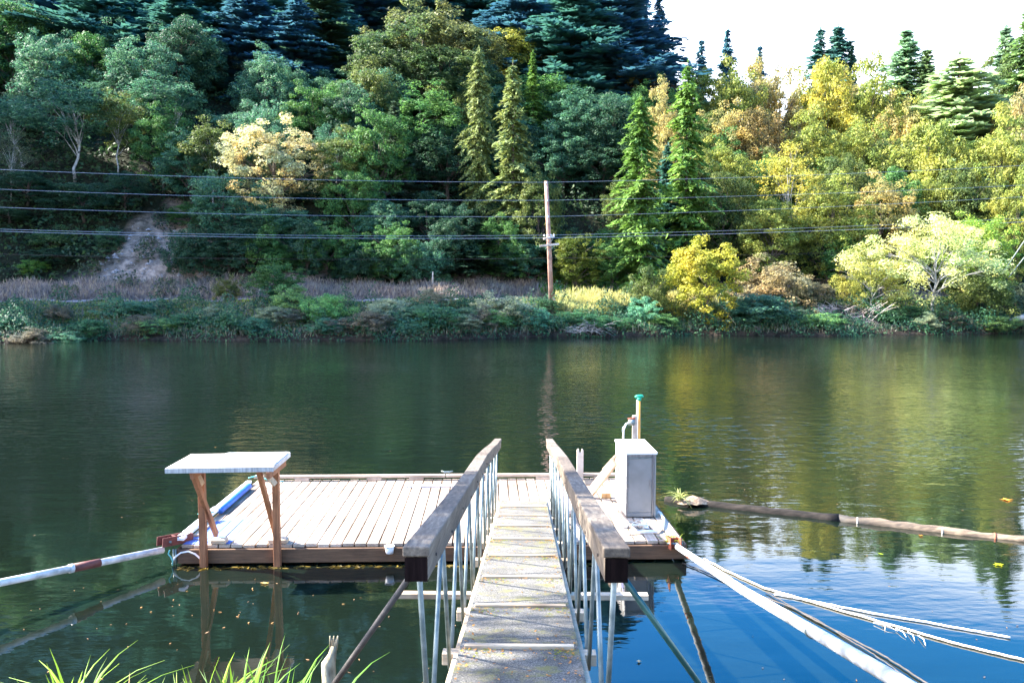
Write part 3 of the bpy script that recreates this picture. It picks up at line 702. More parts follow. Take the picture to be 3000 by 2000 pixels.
# ------------------------------------------------------------------ dock
DZ = CZ-3.02
YAW = R(1.66); NL = Vector((-3.84, 9.39, 0)); UX = Vector((math.cos(YAW), math.sin(YAW), 0)); UY = Vector((-math.sin(YAW), math.cos(YAW), 0)); UZ = Vector((0,0,1))
DW, DD = 5.86, 3.16
def D(u, v, z=0): return NL + UX*u + UY*v + Vector((0,0,DZ+z))
def dbox(mb, u0, u1, v0, v1, z0, z1): return mb.frame(D((u0+u1)/2,(v0+v1)/2,(z0+z1)/2), UX*((u1-u0)/2), UY*((v1-v0)/2), UZ*((z1-z0)/2))
dock = empty('floating_dock', D(DW/2, DD/2), 'low wooden floating dock with sun-bleached boards at the foot of the gangway', 'dock')
mb = MB(); nb_ = 41; pw = DW/nb_
for i in range(nb_):
    dz = rnd.uniform(-.003,.003); e0 = rnd.uniform(-.012,.012)
    dbox(mb, i*pw+.008, (i+1)*pw-.008, e0, DD+rnd.uniform(-.01,.01), -.038+dz, dz)
# deck material with a random tone for each board
md = M['deck'].copy(); md.name = 'deck boards dock'; n = md.node_tree.nodes; l = md.node_tree.links; pb = n['Principled BSDF']
src = pb.inputs['Base Color'].links[0].from_socket
geo = n.new('ShaderNodeNewGeometry'); rr = ramp(n, [(0,(.72,.68,.64)), (1,(1.12,1.1,1.08))]); l.new(geo.outputs['Random Per Island'], rr.inputs[0])
m1 = n.new('ShaderNodeMix'); m1.data_type='RGBA'; m1.blend_type='MULTIPLY'; m1.inputs[0].default_value=1; l.new(src, m1.inputs[6]); l.new(rr.outputs[0], m1.inputs[7])
l.new(m1.outputs[2], pb.inputs['Base Color'])
decko = mb.build('decking', md, dock, .003)
# blue patch: thin boxes over the boards at the near left corner
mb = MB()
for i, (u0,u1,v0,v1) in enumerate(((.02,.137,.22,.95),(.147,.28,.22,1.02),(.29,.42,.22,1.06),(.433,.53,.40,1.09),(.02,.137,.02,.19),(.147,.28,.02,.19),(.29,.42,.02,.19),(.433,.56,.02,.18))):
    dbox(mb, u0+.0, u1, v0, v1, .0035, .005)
mb.build('blue_patch', simple('dull blue', (.07,.12,.34), (.10,.17,.42), 5, .8), dock)
mb = MB(); dbox(mb, .02, DW-.02, .02, DD-.02, -.075, -.062); mb.build('gap_backing', M['foam'], dock)  # dark sheet added under the boards so the gaps read dark
mb = MB(); dbox(mb, -.02, DW+.02, -.05, -.012, -.205, -.04); mb.build('near_beam', M['beam'], dock, .006)
mb = MB(); dbox(mb, -.02, DW+.02, DD+.012, DD+.05, -.2, -.03); mb.build('far_beam', M['beam'], dock, .006)
for u, nm in ((-.045,'end_beam'),(DW+.005,'end_beam')):
    mb = MB(); dbox(mb, u, u+.038, -.01, DD, -.2, -.04); mb.build(nm, M['beam'], dock, .006)
for (u0,u1) in ((.25,1.5),(1.75,3.0),(3.3,4.5),(4.7,5.6)):
    mb = MB(); dbox(mb, u0, u1, .25, DD-.2, -.5, -.06); mb.build('float', M['foam'], dock, .05)
mb = MB(); dbox(mb, -.02, 2.9, DD-.09, DD+.0, .045, .085); mb.build('bull_rail', M['rim'], dock, .006)
mb = MB(); dbox(mb, 2.91, DW-.1, DD-.09, DD+.0, .047, .087); mb.build('bull_rail', M['rim'], dock, .006)
for u in (.6, 1.7, 2.35, 3.4, 4.3, 5.2):
    mb = MB(); dbox(mb, u, u+.22, DD-.10, DD-.01, .002, .045); mb.build('rail_block', M['rim'], dock, .004)
mb = MB(); dbox(mb, -.07, .03, .02, 1.35, .045, .085); mb.build('edge_curb', M['white'], dock, .006)
mb = MB(); dbox(mb, .032, .10, .30, .95, .004, .03); mb.build('curb_block', M['pale'], dock, .004)
mb = MB(); dbox(mb, -.08, .0, 1.37, 2.9, .02, .06); mb.build('edge_curb', M['white'], dock, .006)
MB().tube([D(.045,1.28,.05), D(.04,2.6,.05)], .045, 12).build('fender_tube', M['bluetube'], dock, 0, True)
# mooring cleat at far rail
def cleat(c, s, nm='cleat', mat='galv', par=None):
    mb = MB(); mb.tube([c+Vector((-.09,0,.05))*s, c+Vector((-.04,0,.035))*s, c+Vector((.04,0,.035))*s, c+Vector((.09,0,.05))*s], [.008*s,.013*s,.013*s,.008*s], 7)
    for k in (-.03,.03): mb.tube([c+Vector((k,0,0))*s, c+Vector((k,0,.035))*s], .01*s, 7)
    return mb.build(nm, M[mat], par, 0, True)
cleat(D(2.93, DD-.05, .088), 1.0, par=dock)
# algae fringe under near edge
mb = MB(); rg = random.Random(5)
for i in range(260):
    u = rg.uniform(.0, 4.8); c = D(u, -.14+rg.gauss(0,.03), 0); c.z = .004
    d = Vector((rg.gauss(0,1), rg.gauss(0,.6), 0)).normalized()*rg.uniform(.02,.06)
    b = len(mb.v); sdv = Vector((-d.y, d.x,0))*.25; mb.v += [tuple(c-d), tuple(c+sdv+Vector((0,0,.006))), tuple(c+d), tuple(c-sdv)]; mb.f.append((b,b+1,b+2,b+3))
ob = mb.build('algae_fringe', M['blade'], dock); ob.color = (.14,.10,.02,1); ob['kind'] = 'stuff'
# plate on deck
mb = MB(); dbox(mb, 2.34, 3.2, DD-.52, DD-.36, .005, .011)
o = mb.build('grip_strip', M['plate'], None, .002); tag(o, 'long grey rough metal strip lying on the dock boards near the far edge', 'metal strip')
# ring cleat on near beam, white
c = atz(1109, 1600, DZ-.03); cc = D(2.42, -.07, -.04)
ringp = [cc+Vector((.05*math.cos(t), -.015+.008*math.sin(t), .022*math.sin(t)+.02)) for t in [k*math.pi/8 for k in range(17)]]
wc = empty('fender_cup', cc, 'small white plastic cup hanging on the near side of the dock', 'cup')
MB().tube([cc+Vector((0,0,-.055)), cc+Vector((0,0,.025))], [.042,.052], 14).build('cup_body', M['white'], wc, 0, True)
MB().tube([cc+Vector((.055*math.cos(t), .055*math.sin(t), .028)) for t in [k*math.pi/10 for k in range(21)]], .006, 6).build('cup_lip', M['white'], wc, 0, True)

# --- cleaning table
tb = empty('cleaning_table', D(.5,-.02), 'white topped fish cleaning table on braced wooden posts at the left end of the dock', 'table')
SD = 1.98   # drop of table top below the eye
TZ = CZ-SD
def tp(px, py, z=TZ): return atz(px, py, z)
fl, fr, br, bl = tp(484,1371), tp(801,1366), tp(851,1324), tp(559,1329)
mb = MB(); b = 0
for z in (0, -.055):
    for q in (fl, fr, br, bl): mb.v.append((q.x, q.y, TZ+z))
mb.f = [(0,1,2,3),(7,6,5,4),(0,4,5,1),(1,5,6,2),(2,6,7,3),(3,7,4,0)]
mb.build('table_top', M['slab'], tb, .004)
mb = MB(); mb.beam(Vector(fl)+Vector((-.003,-.004,-.03)), Vector(fr)+Vector((0,-.004,-.03)), .006, .052); mb.build('shaded_front_edge', simple('shaded edge', (.24,.24,.24), (.42,.42,.41), 60, .8, 0, (1,1,.1)), tb)  # grey strip paints the shade on the front edge of the top
mb = MB(); q1 = fl.lerp(fr,.36); q2 = bl.lerp(br,.36); mb.frame((q1+fr+q2+br)/4+Vector((0,.02,.006)), (fr-q1)/2*.97, (q2-q1)/2*.9, Vector((0,0,.005))); mb.build('cutting_board', M['white'], tb, .003)
ML = Vector((0,0,0))
for (pxt, pxb, sgn) in ((592,602,1),(803,815,1)):
    pb_ = atz(pxb, 1597, DZ); pb_ = D((pb_-NL).dot(UX), -.075)   # outside the near beam
    u = (pb_-NL).dot(UX)
    bot = D(u, -.09, -.24); topq = D(u, -.09, 0); topq.z = TZ-.058
    MB().beam(bot, topq, .075, .075, tuple(UY)).build('post', M['post'], tb, .005)
    left = pxt < 700
    fy = fl.y+.05; by = bl.y-.04
    bxx = tp(540 if left else 768, 1380).x
    MB().beam(Vector((bxx, fy, TZ-.095)), Vector((bxx, by, TZ-.095)), .038, .075).build('bearer', M['post'], tb, .004)
    t0 = at(560 if left else 757, 1374, fy+.08); f0 = atz(634 if left else 808, 1566, DZ+.045)
    MB().beam(t0, f0, .045, .07).build('long_brace', M['post'], tb, .004)
    MB().beam(at(572 if left else 772, 1378, topq.y-.16), at(592 if left else 806, 1418, topq.y-.045), .04, .06).build('short_brace', M['pale'], tb, .004)
    mbb = MB(); dbox(mbb, u+.05 if pxt<700 else u-.13, u+.22 if pxt<700 else u+.09, .0, .13, .006, .05); mbb.build('foot_block', M['pale'], tb, .004)

# --- cabinet
cu, cv, cw, cd, ch = 5.30, 1.03, .39, .88, .845
c0 = (atz(1833,1516,DZ)-NL); cu = c0.dot(UX); cv = c0.dot(UY)
cab = empty('metal_cabinet', D(cu+cw/2, cv+cd/2), 'tall white and stainless metal cabinet standing on the right end of the dock', 'cabinet')
mb = MB(); dbox(mb, cu, cu+cw, cv+.02, cv+cd, .02, ch-.02); mb.build('body', M['cabwhite'], cab, .004)
mb = MB(); dbox(mb, cu-.012, cu+cw+.012, cv-.015, cv+cd+.012, ch-.018, ch+.012); mb.build('lid', M['cabwhite'], cab, .005)
mb = MB(); dbox(mb, cu+.028, cu+cw-.055, cv+.004, cv+.018, .07, ch-.075); mb.build('door', M['steel'], cab, .002)
for (a_, b_) in ((cu+.002, cu+.022),(cu+cw-.05, cu+cw-.035),(cu+cw-.026, cu+cw-.004)):
    mb = MB(); dbox(mb, a_, b_, cv-.008, cv+.018, .01, ch-.022); mb.build('door_frame', M['steeldark'] if b_ < cu+cw-.01 else M['steel'], cab, .003)
mb = MB(); dbox(mb, cu+.024, cu+cw-.052, cv-.004, cv+.018, ch-.07, ch-.058); mb.build('door_frame', M['galv'], cab, .002)
mb = MB(); dbox(mb, cu+.024, cu+cw-.052, cv-.002, cv+.018, ch-.054, ch-.022); mb.build('vent_panel', M['steeldark'], cab, .002)
mb = MB(); dbox(mb, cu+.024, cu+cw-.052, cv-.003, cv+.018, .015, .065); mb.build('kick_panel', M['steel'], cab, .002)
for z in (.42,.20):
    mb = MB(); dbox(mb, cu-.010, cu-.001, cv+.03, cv+.20, z, z+.12); mb.build('shadow_patch', simple('lilac shadow', (.30,.30,.52), (.36,.36,.6), 5, .5), cab, .002)  # lilac boxes paint two bluish shadows on the sunlit left face
mb = MB(); dbox(mb, cu-.005, cu-.0008, cv+.22, cv+.24, .05, ch-.05); mb.build('side_seam', M['steeldark'], cab)

mb = MB(); dbox(mb, cu+cw-.085, cu+cw-.065, cv-.012, cv+.004, .40, .50); mb.build('handle', M['steeldark'], cab, .003)
for z in (.12,.40,.68):
    mb = MB(); dbox(mb, cu+.018, cu+.036, cv-.013, cv-.009, z, z+.05); mb.build('hinge', M['steeldark'], cab, .001)
# --- things around the cabinet
pl = D(5.78, DD+.09); 
mk = empty('marker_pole', pl, 'upright ochre pole with a green cap at the far right corner of the dock', 'pole')
ptop = at(1872, 1170, pl.y); pl2 = Vector((ptop.x, pl.y, -.6))
MB().tube([pl2, Vector((ptop.x, pl.y, ptop.z))], .028, 12).build('pole_shaft', M['orangepole'], mk, 0, True)
mb = MB().tube([Vector((ptop.x-.024,pl.y-.012,.0)), Vector((ptop.x-.024,pl.y-.012,ptop.z-.01))], .016, 8); mb.build('sunlit_side', M['white'], mk, 0, True)  # white tube down the left edge stands in for the sunlit side
ct = Vector((ptop.x, pl.y, ptop.z)); 
mb = MB().tube([ct-Vector((0,0,.02)), ct+Vector((0,0,.035))], [.034,.04], 12); mb.tube([ct+Vector((-.06,0,.035)), ct+Vector((-.03,0,.05)), ct+Vector((.045,0,.055)), ct+Vector((.07,0,.045))], [.02,.026,.024,.014], 8)
mb.build('cap', M['green'], mk, 0, True)
wp = at(1860, 1217, pl.y-.12); wb = D((Vector((wp.x,wp.y,0))-NL).dot(UX), DD-.02)
wn = empty('winch_post', wb, 'short wooden post carrying a rusty winch left of the green-capped pole', 'winch post')
MB().beam(Vector((wp.x, wb.y, DZ-.1)), Vector((wp.x, wb.y, wp.z)), .07, .06, (0,1,0)).build('post', M['crossarm'], wn, .004)
wc_ = Vector((wp.x-.05, wb.y-.03, wp.z-.10))
MB().tube([wc_-Vector((.05,0,0)), wc_+Vector((.04,0,0))], .05, 12).build('drum', M['galv'], wn, 0, True)
MB().beam(wc_+Vector((-.06,0,.05)), wc_+Vector((.05,0,.06)), .03,.03).build('winch_frame', M['rust'], wn, .003)
MB().tube([wc_+Vector((-.07,0,-.01)), wc_+Vector((-.14,-.03,-.08)), wc_+Vector((-.15,-.03,-.15))], .01, 6).build('crank_handle', M['galv'], wn, 0, True)
hp = [wc_+Vector((-.03,-.02,.0)), wc_+Vector((-.09,-.03,-.02)), wc_+Vector((-.13,-.03,-.12)), wc_+Vector((-.135,-.03,-.4)), wc_+Vector((-.12,-.03,-.78))]
o = MB().tube(hp, .014, 7).build('hose', M['white'], None, 0, True); tag(o, 'white hose hanging from the rusty winch post behind the cabinet', 'hose')
# notched post
npz = at(1700, 1315, 12.6); bx = npz.x; by_ = 12.62
npst = MB(); 
prof = [(-.05,0),(.05,0),(.05,.48),(.028,.50),(.012,.44),(-.012,.44),(-.022,.50),(-.045,.49),(-.05,.46)]
hh = (npz.z-DZ)/.5
for yy in (by_-.03, by_+.03):
    for (x, z) in prof: npst.v.append((bx+x*1.0, yy, DZ+z*hh+.0))
npf = len(prof); npst.f.append(tuple(range(npf))); npst.f.append(tuple(range(npf, 2*npf))[::-1])
for i in range(npf): j=(i+1)%npf; npst.f.append((j, i, npf+i, npf+j))
o = npst.build('notched_post', M['crossarm'], None, .003); tag(o, 'short grey post with a V notched top at the far edge of the dock', 'post')
# plank leaning on cabinet
a_ = atz(1722, 1452, DZ+.02); b_ = at(1800, 1352, D(cu,cv+.55).y)
pk = empty('leaning_plank', a_, 'reddish plank leaning from the dock up against the cabinet side', 'plank')
MB().beam(a_, b_, .05, .12).build('board', M['rim'], pk, .004)
a2 = a_.lerp(b_,.62)+Vector((0,.03,.075)); b2 = b_+Vector((.03,.03,.08)); MB().beam(a2, b2, .05,.03).build('strip', M['rim'], pk, .003)
q = atz(1776, 1460, DZ); mb = MB(); mb.box(q.x-.065, q.x+.065, q.y, q.y+.09, DZ+.006, DZ+.075)
o = mb.build('wood_block', wood('cut block', (.42,.24,.10), (.55,.34,.16), (.6,.42,.24), 'z'), None, .004); tag(o, 'small sawn wood block on the dock beside the cabinet', 'block')
q = atz(1728, 1412, DZ); mb = MB(); mb.box(q.x-.08, q.x+.09, q.y-.18, q.y+.12, DZ+.005, DZ+.012); o = mb.build('dark_plate', M['cable'], None, .002); tag(o, 'dark flat plate on the dock boards below the notched post', 'plate')
# hose and frame on the dock near right corner
hq = [(1835,1560),(1860,1558),(1895,1556),(1925,1556),(1942,1540),(1945,1520),(1935,1502),(1928,1500)]
o = MB().tube([atz(x,y,DZ+.03) for x,y in hq], .018, 8).build('hose', M['white'], None, 0, True); tag(o, 'white hose curling over the dock boards in front of the cabinet', 'hose')
hq = [(1828,1532),(1850,1528),(1870,1532),(1888,1540),(1880,1552),(1862,1549),(1845,1538),(1868,1524),(1905,1520)]
o = MB().tube([atz(x,y,DZ+.02) for x,y in hq], .008, 6).build('rope', M['rope'], None, 0, True); tag(o, 'tangled pale rope lying inside the hose loop in front of the cabinet', 'rope')
q0 = atz(1828,1540,DZ); mb = MB(); mb.frame(q0+Vector((.0,.02,.02)), Vector((.03,0,0)), Vector((0,.14,0)), Vector((0,0,.012))); mb.frame(q0+Vector((.26,.02,.016)), Vector((.03,0,0)), Vector((0,.16,0)), Vector((0,0,.01)))
mb.frame(q0+Vector((.13,-.07,.034)), Vector((.17,0,0)), Vector((0,.022,0)), Vector((0,0,.006)))
o = mb.build('pallet_frame', M['slab'], None, .003); tag(o, 'small bleached slat frame lying on the dock in front of the cabinet', 'frame')

# weeds at dock corner
def tuft(name, c, nn, h_, spread, color, label, cat, seed, wd=.012, droop=.5, mat='blade', back=0.0):
    rg = random.Random(seed); mb = MB()
    for i in range(nn):
        th = rg.uniform(0, 6.28); b0 = Vector(c)+Vector((rg.gauss(0,spread), rg.gauss(0,spread), 0)); L = h_*rg.uniform(.45,1.1)
        d = Vector((math.cos(th), math.sin(th), 0)); dr = droop*rg.choice((.4,.9,1.3,1.8))*rg.uniform(.7,1.2); sdv = Vector((-d.y, d.x, 0))*wd*rg.uniform(.6,1.3)
        prev = None; segs = 6
        for k in range(segs+1):
            t = k/segs; p_ = b0 + d*(L*dr*t*t) + Vector((0,0,L*(t-.45*dr*t*t*t))); w2 = (1-t**1.6)*(0.4+1.2*min(1,t*3)); w2 = max(w2,.02)
            ia = len(mb.v); mb.v += [tuple(p_-sdv*w2), tuple(p_+Vector((0,0,.15*wd))), tuple(p_+sdv*w2)]
            if prev is not None: mb.f += [(prev, prev+1, ia+1, ia), (prev+1, prev+2, ia+2, ia+1)]
            prev = ia
    o = mb.build(name, M[mat], None, 0, True); o.color = (*color,1); 
    if label: tag(o, label, cat)
    return o
tuft('weed_clump', D(DW-.12,.02,-.04), 40, .16, .05, (.25,.28,.03), 'yellow-green weeds growing on the near right corner of the dock', 'weeds', 2, .006, .9)

# rusty brackets + long poles
def bracket(c, d, L, W_, Hh, name, label, mat):
    d = Vector(d).normalized(); sd = Vector((-d.y,d.x,0)).normalized(); upv = sd.cross(d)*-1
    if upv.z < 0: upv = -upv
    e = empty(name, c, label, 'bracket')
    for s in (-1,1):
        MB().frame(Vector(c)+d*(L/2)+sd*(s*W_/2), d*(L/2), sd*.005, upv*(Hh/2)).build('side_plate', M[mat], e, .002)
    for t in (.02,.55): MB().frame(Vector(c)+d*(L*t), d*.006, sd*(W_/2-.006), upv*(Hh/2-.004)).build('web_plate', M[mat], e, .002)
    q = Vector(c)+d*(L*.78); MB().tube([q-sd*(W_/2+.03), q+sd*(W_/2+.03)], .012, 8).build('bolt', M['galv'], e, 0, True)
    return e
LP0 = D(-.13, .08, -.06)
LPd = (Vector(at(0, 1706, 7.9)) - LP0).normalized()
bracket(LP0-LPd*.10+Vector((.10,.07,.10)), LPd, .40, .11, .105, 'hinge_bracket', 'open rusty red hinge bracket at the near left corner of the dock', 'redpaint')
lp = empty('left_stay_pole', LP0, 'long white pole with a rusty sleeve running from the dock to the left', 'pole')
lp.name = 'stay_pole'
e_ = LP0+LPd*5.2
MB().tube([LP0+LPd*.12, e_], .038, 14).build('tube', M['whitepipe'], lp, 0, True)
s0 = atz(216,1660,.2); tt = ((at(293,1640,9)-LP0).dot(LPd))
def along(px): # param where the pole passes this pixel column
    u = (px-1500)/F; a = LP0; dv = LPd
    def f(t):
        q = a+dv*t; dep = q.y*cp - (q.z-CZ)*sp_; return q.x/dep-u
    lo, hi = 0, 6
    for _ in range(50):
        md_ = (lo+hi)/2
        if f(md_) > 0: lo = md_
        else: hi = md_
    return lo
t1, t2 = along(292), along(214)
MB().tube([LP0+LPd*t1, LP0+LPd*t2], .045, 14).build('sleeve', M['redpaint'], lp, 0, True)
MB().tube([LP0+LPd*t2, LP0+LPd*(t2+.04)], .047, 14).build('collar', M['whitepipe'], lp, 0, True)
RP0 = at(1983, 1600, 9.42); RP1 = at(2640, 2000, 3.9); RPd = (RP1-RP0).normalized()
bracket(RP0-RPd*.22+Vector((-.02,.06,.02)), RPd, .34, .12, .13, 'hinge_bracket', 'orange rusty hinge bracket at the near right corner of the dock', 'rust')
rp = empty('stay_pole', RP0, 'thick white pole running from the right dock corner up to the near bank', 'pole')
MB().tube([RP0, RP0.lerp(RP1,.5)+Vector((0,0,-.03)), RP1, RP1+RPd*1.6], [.034,.038,.041,.041], 16).build('tube', M['whitepipe'], rp, 0, True)
for t in (.12,.135,.42,.43,.52,.78):
    q = RP0.lerp(RP1,t)+Vector((0,0,-.03*4*t*(1-t))); MB().tube([q, q+RPd*.03], .0375+.005*t, 16).build('band', M['rust'] if t < .2 else M['galv'], rp, 0, True)
# hose arc and hangers left corner
hq = [(505,1650,.0),(512,1632,.05),(530,1618,.11),(552,1614,.125),(572,1622,.09),(590,1638,.03),(601,1648,-.02)]
yy = LP0.y-.12
o = MB().tube([at(x,y,yy) for x,y,_ in hq], .011, 8).build('hose', M['white'], None, 0, True); tag(o, 'short white hose arching out of the water at the left dock corner', 'hose')
rq = [(497,1610),(493,1622),(500,1630),(506,1642),(505,1655)]
o = MB().tube([at(x,y,yy-.02) for x,y in rq], .008, 6).build('rope', M['teal'], None, 0, True); tag(o, 'teal rope end hanging off the left dock corner', 'rope')
for i, (px_) in enumerate((507,513)): pass
mb = MB(); 
for px_ in (508,515): mb.tube([at(px_,1608,yy+.03), at(px_+1,1652,yy+.03)], .010, 7)
o = mb.build('chain_hanger', M['galv'], None, 0, True); tag(o, 'pair of thin metal rods dropping into the water below the left bracket', 'rods')
rg = random.Random(3); rp_ = []
for k in range(40):
    t = k/39; c = D(-.03, .93+rg.uniform(-.09,.09), .1+rg.uniform(-.01,.05)); rp_.append(c+Vector((rg.uniform(-.07,.09),0,0)))
o = MB().tube(rp_, .007, 5).build('rope', M['teal'], None, 0, True); tag(o, 'knot of frayed teal rope tied round the left dock curb', 'rope')
o = MB().tube([D(-.05,DD-.25,.1), D(.05,DD-.12,.1), D(.2,DD-.16,.05), D(.45,DD-.17,.02)], .01, 6).build('rope', M['teal'], None, 0, True); tag(o, 'pale teal rope at the far left corner of the dock', 'rope')

# ------------------------------------------------------------------ gangway
def gx(Y_): return -.035 + .0175*Y_
def gz(Y_): return CZ - (1.224 + .1542*Y_)
def rz_(Y_, s=0): return CZ - (.507 + .1432*Y_) + .045*math.exp(-((Y_-7.3)/1.6)**2)*(1 if s < 0 else .6)
GA = Vector((1, .0175*-1, 0)).normalized()
def Gp(off, Y_, z): return Vector((gx(Y_)+off, Y_-off*.0175, z))
gw = empty('gangway', Gp(0,6.5,gz(6.5)), 'narrow gangway with grey grit decking and timber handrails leading down to the dock', 'gangway')
mb = MB(); 
Ya, Yb = -2.0, 11.0
mb.beam(Gp(0,Ya,gz(Ya)-.012), Gp(0,Yb,gz(Yb)-.012), .61, .024)
m, n, l, p = newmat('grit sheet')
x = noise(n, l, 120, 4, None, .85); r = ramp(n, [(.40,(.02,.02,.022)), (.5,(.085,.08,.07)), (.64,(.29,.275,.25))]); l.new(x.outputs['Fac'], r.inputs[0])
x2 = noise(n, l, 2.2, 6, None, .65); r2 = ramp(n, [(.36,(.55,.54,.5)), (.66,(1.1,1.1,1.1))]); l.new(x2.outputs['Fac'], r2.inputs[0])
mx = n.new('ShaderNodeMix'); mx.data_type='RGBA'; mx.blend_type='MULTIPLY'; mx.inputs[0].default_value=1; l.new(r.outputs[0], mx.inputs[6]); l.new(r2.outputs[0], mx.inputs[7])
x3 = noise(n, l, 5.0, 8, None, .75); r3 = ramp(n, [(.53,(0,)*3), (.64,(.85,)*3)]); l.new(x3.outputs['Fac'], r3.inputs[0])
mx2 = n.new('ShaderNodeMix'); mx2.data_type='RGBA'; l.new(r3.outputs[0], mx2.inputs[0]); l.new(mx.outputs[2], mx2.inputs[6]); mx2.inputs[7].default_value=(.13,.12,.03,1); l.new(mx2.outputs[2], p.inputs['Base Color'])
p.inputs['Roughness'].default_value=.85
b = n.new('ShaderNodeBump'); b.inputs['Strength'].default_value=.7; b.inputs['Distance'].default_value=.004; l.new(x.outputs['Fac'], b.inputs['Height']); l.new(b.outputs[0], p.inputs['Normal'])
mb.build('walking_surface', m, gw, .002)
nodes = [3.225+.875*k for k in range(9)]
for s in (-1,1):
    MB().beam(Gp(s*.315,Ya,gz(Ya)-.072), Gp(s*.315,Yb,gz(Yb)-.072), .038, .089, (0,0,1)).build('stringer', M['pale'], gw, .003)
stnodes = [2.35,3.225]+nodes[1:]
for Yn in [2.35]+nodes:
    MB().beam(Gp(-.28,Yn,gz(Yn)+.010), Gp(.28,Yn,gz(Yn)+.010), .032, .02).build('tread_cleat', M['pale'], gw, .003)
    hw = .92 if abs(Yn-3.225) < .01 or abs(Yn-5.85) < .05 else .395
    q = Yn+.03
    MB().beam(Gp(-hw,q,gz(q)-.135+(.08 if hw < .5 else .0)), Gp(hw,q,gz(q)-.135+(.08 if hw<.5 else 0)), .07, .038 if hw > .5 else .06).build('joist', M['pale'], gw, .003)
MB().beam(Gp(-.35,9.47,gz(9.47)-.16), Gp(.35,9.47,gz(9.47)-.16), .09, .09).build('joist', M['pale'], gw, .003)
# slats over the dock (cross timbers by the landing)
MB().beam(Gp(-.60,10.6,DZ+.03), Gp(.62,10.6,DZ+.03), .09, .04).build('landing_timber', M['rim'], gw, .003)
# rails
Y0, Y1 = 2.81, 11.08
for s in (-1,1):
    ro = .3475*s
    yl = [Y0, 4.2, 5.6, 7.0, 8.2, 9.6, Y1]
    def sweep(name, hw, z0, z1, off, mat, yend=0):
        mb = MB(); 
        for i, y in enumerate(yl):
            y = y + (yend if i == 0 else 0)
            zt = rz_(y, s)
            for (dx, dz) in ((-hw,z0),(hw,z0),(hw,z1),(-hw,z1)): mb.v.append(tuple(Gp(ro+off+dx, y, zt+dz)))
            if i:
                b = 4*(i-1); mb.f += [(b+k, b+(k+1)%4, b+4+(k+1)%4, b+4+k) for k in range(4)]
        mb.f += [(3,2,1,0), tuple(4*(len(yl)-1)+k for k in range(4))]
        return mb.build(name, mat, gw, .005)
    sweep('rail_cap', .0465, -.036, 0, 0, M['rail'], -.012)
    sweep('rail_beam', .0195, -.124, -.0385, -.0205, M['rail'])
    sweep('rail_beam', .0195, -.124, -.0385, .0205, M['rail'])
    # sealed end grain; the near-black colour also carries its shade
    q = Gp(ro, Y0-.004, rz_(Y0,s)-.0813)
    MB().frame(q, Vector((.0395,0,0)), Vector((0,.002,0)), Vector((0,0,.0425))).build('rail_end', M['endgrain'], gw)
    # warren truss pipes
    tops = [2.86]+[3.66+.875*k for k in range(9)]
    for i, Yn in enumerate(nodes):
        bo = .352*s
        bp = Gp(bo, Yn, gz(Yn)-.09)
        for j, Yt in enumerate((tops[i], tops[i+1])):
            if Yt > Y1: continue
            tz = rz_(Yt,s)-.12; bq = bp+Vector((0, (-.035 if j == 0 else .05), 0))
            MB().tube([bq, Gp(ro+.001, Yt+(.02 if j == 0 else -.02), tz)], .0105, 10).build('baluster', M['galv'] if (i+j)%3 else M['galv'], gw, 0, True)
    # outrigger stay
    MB().tube([Gp(.9*s, 3.25, gz(3.25)-.12), Gp(ro+.03*s, 2.9, rz_(2.9,s)-.12)], .0115, 10).build('outrigger_stay', M['greenpipe'] if s > 0 else M['cable'], gw, 0, True)
# bolts on inner rail faces
for s in (-1,1):
    mb = MB()
    for k in range(12):
        y = Y0+.25+.66*k; q = Gp(.3475*s - s*.041, y, rz_(y,s)-.075-.02*(k%2)); mb.tube([q+Vector((s*.002,0,0)), q-Vector((s*.004,0,0))], .006, 8)
    mb.build('bolt_heads', M['cable'], gw)

# leaf litter on gangway
def leaflets(name, pts, size, color, label, seed, group=None, kind='stuff', par=None):
    rng = np.random.default_rng(seed); P = np.array(pts); N = np.tile(np.array([0,0,1.]), (len(P),1)) + rng.normal(size=P.shape)*.12
    me = leaf_mesh(name, P, N, rng.uniform(.5,1.4,len(P))*size, .4, M['leaf'], rng); o = bpy.data.objects.new(name, me); COL.objects.link(o)
    o.color = (*color,1); tag(o, label, 'leaves', group, kind); return o
rg = random.Random(21); pts = []
for i in range(900):
    Yn = rg.uniform(2.5, 10.9)
    if rg.random() < .55:
        nn = rg.choice(nodes); Yn = nn - rg.expovariate(14)-.02
    sde = rg.random(); off = rg.uniform(-.29,.29) if sde < .5 else rg.choice((-1,1))*(.29-rg.expovariate(16))
    pts.append(tuple(Gp(max(-.3,min(.3,off)), Yn, gz(Yn)+.004+rg.random()*.006)))
leaflets('leaf_litter', pts, .022, (.34,.17,.06), 'brown needles and leaf bits lying on the gangway deck', 4)
pts = []
for i in range(420):
    nn = rg.choice(nodes[:6]); Yn = nn - abs(rg.gauss(0,.08))-.02; off = rg.choice((-1,1))*(.2+rg.gauss(0,.05)); pts.append(tuple(Gp(max(-.3,min(.3,off)), Yn, gz(Yn)+.004)))
leaflets('moss', pts, .018, (.18,.20,.02), 'yellow-green moss tufts along the gangway deck cleats', 5)

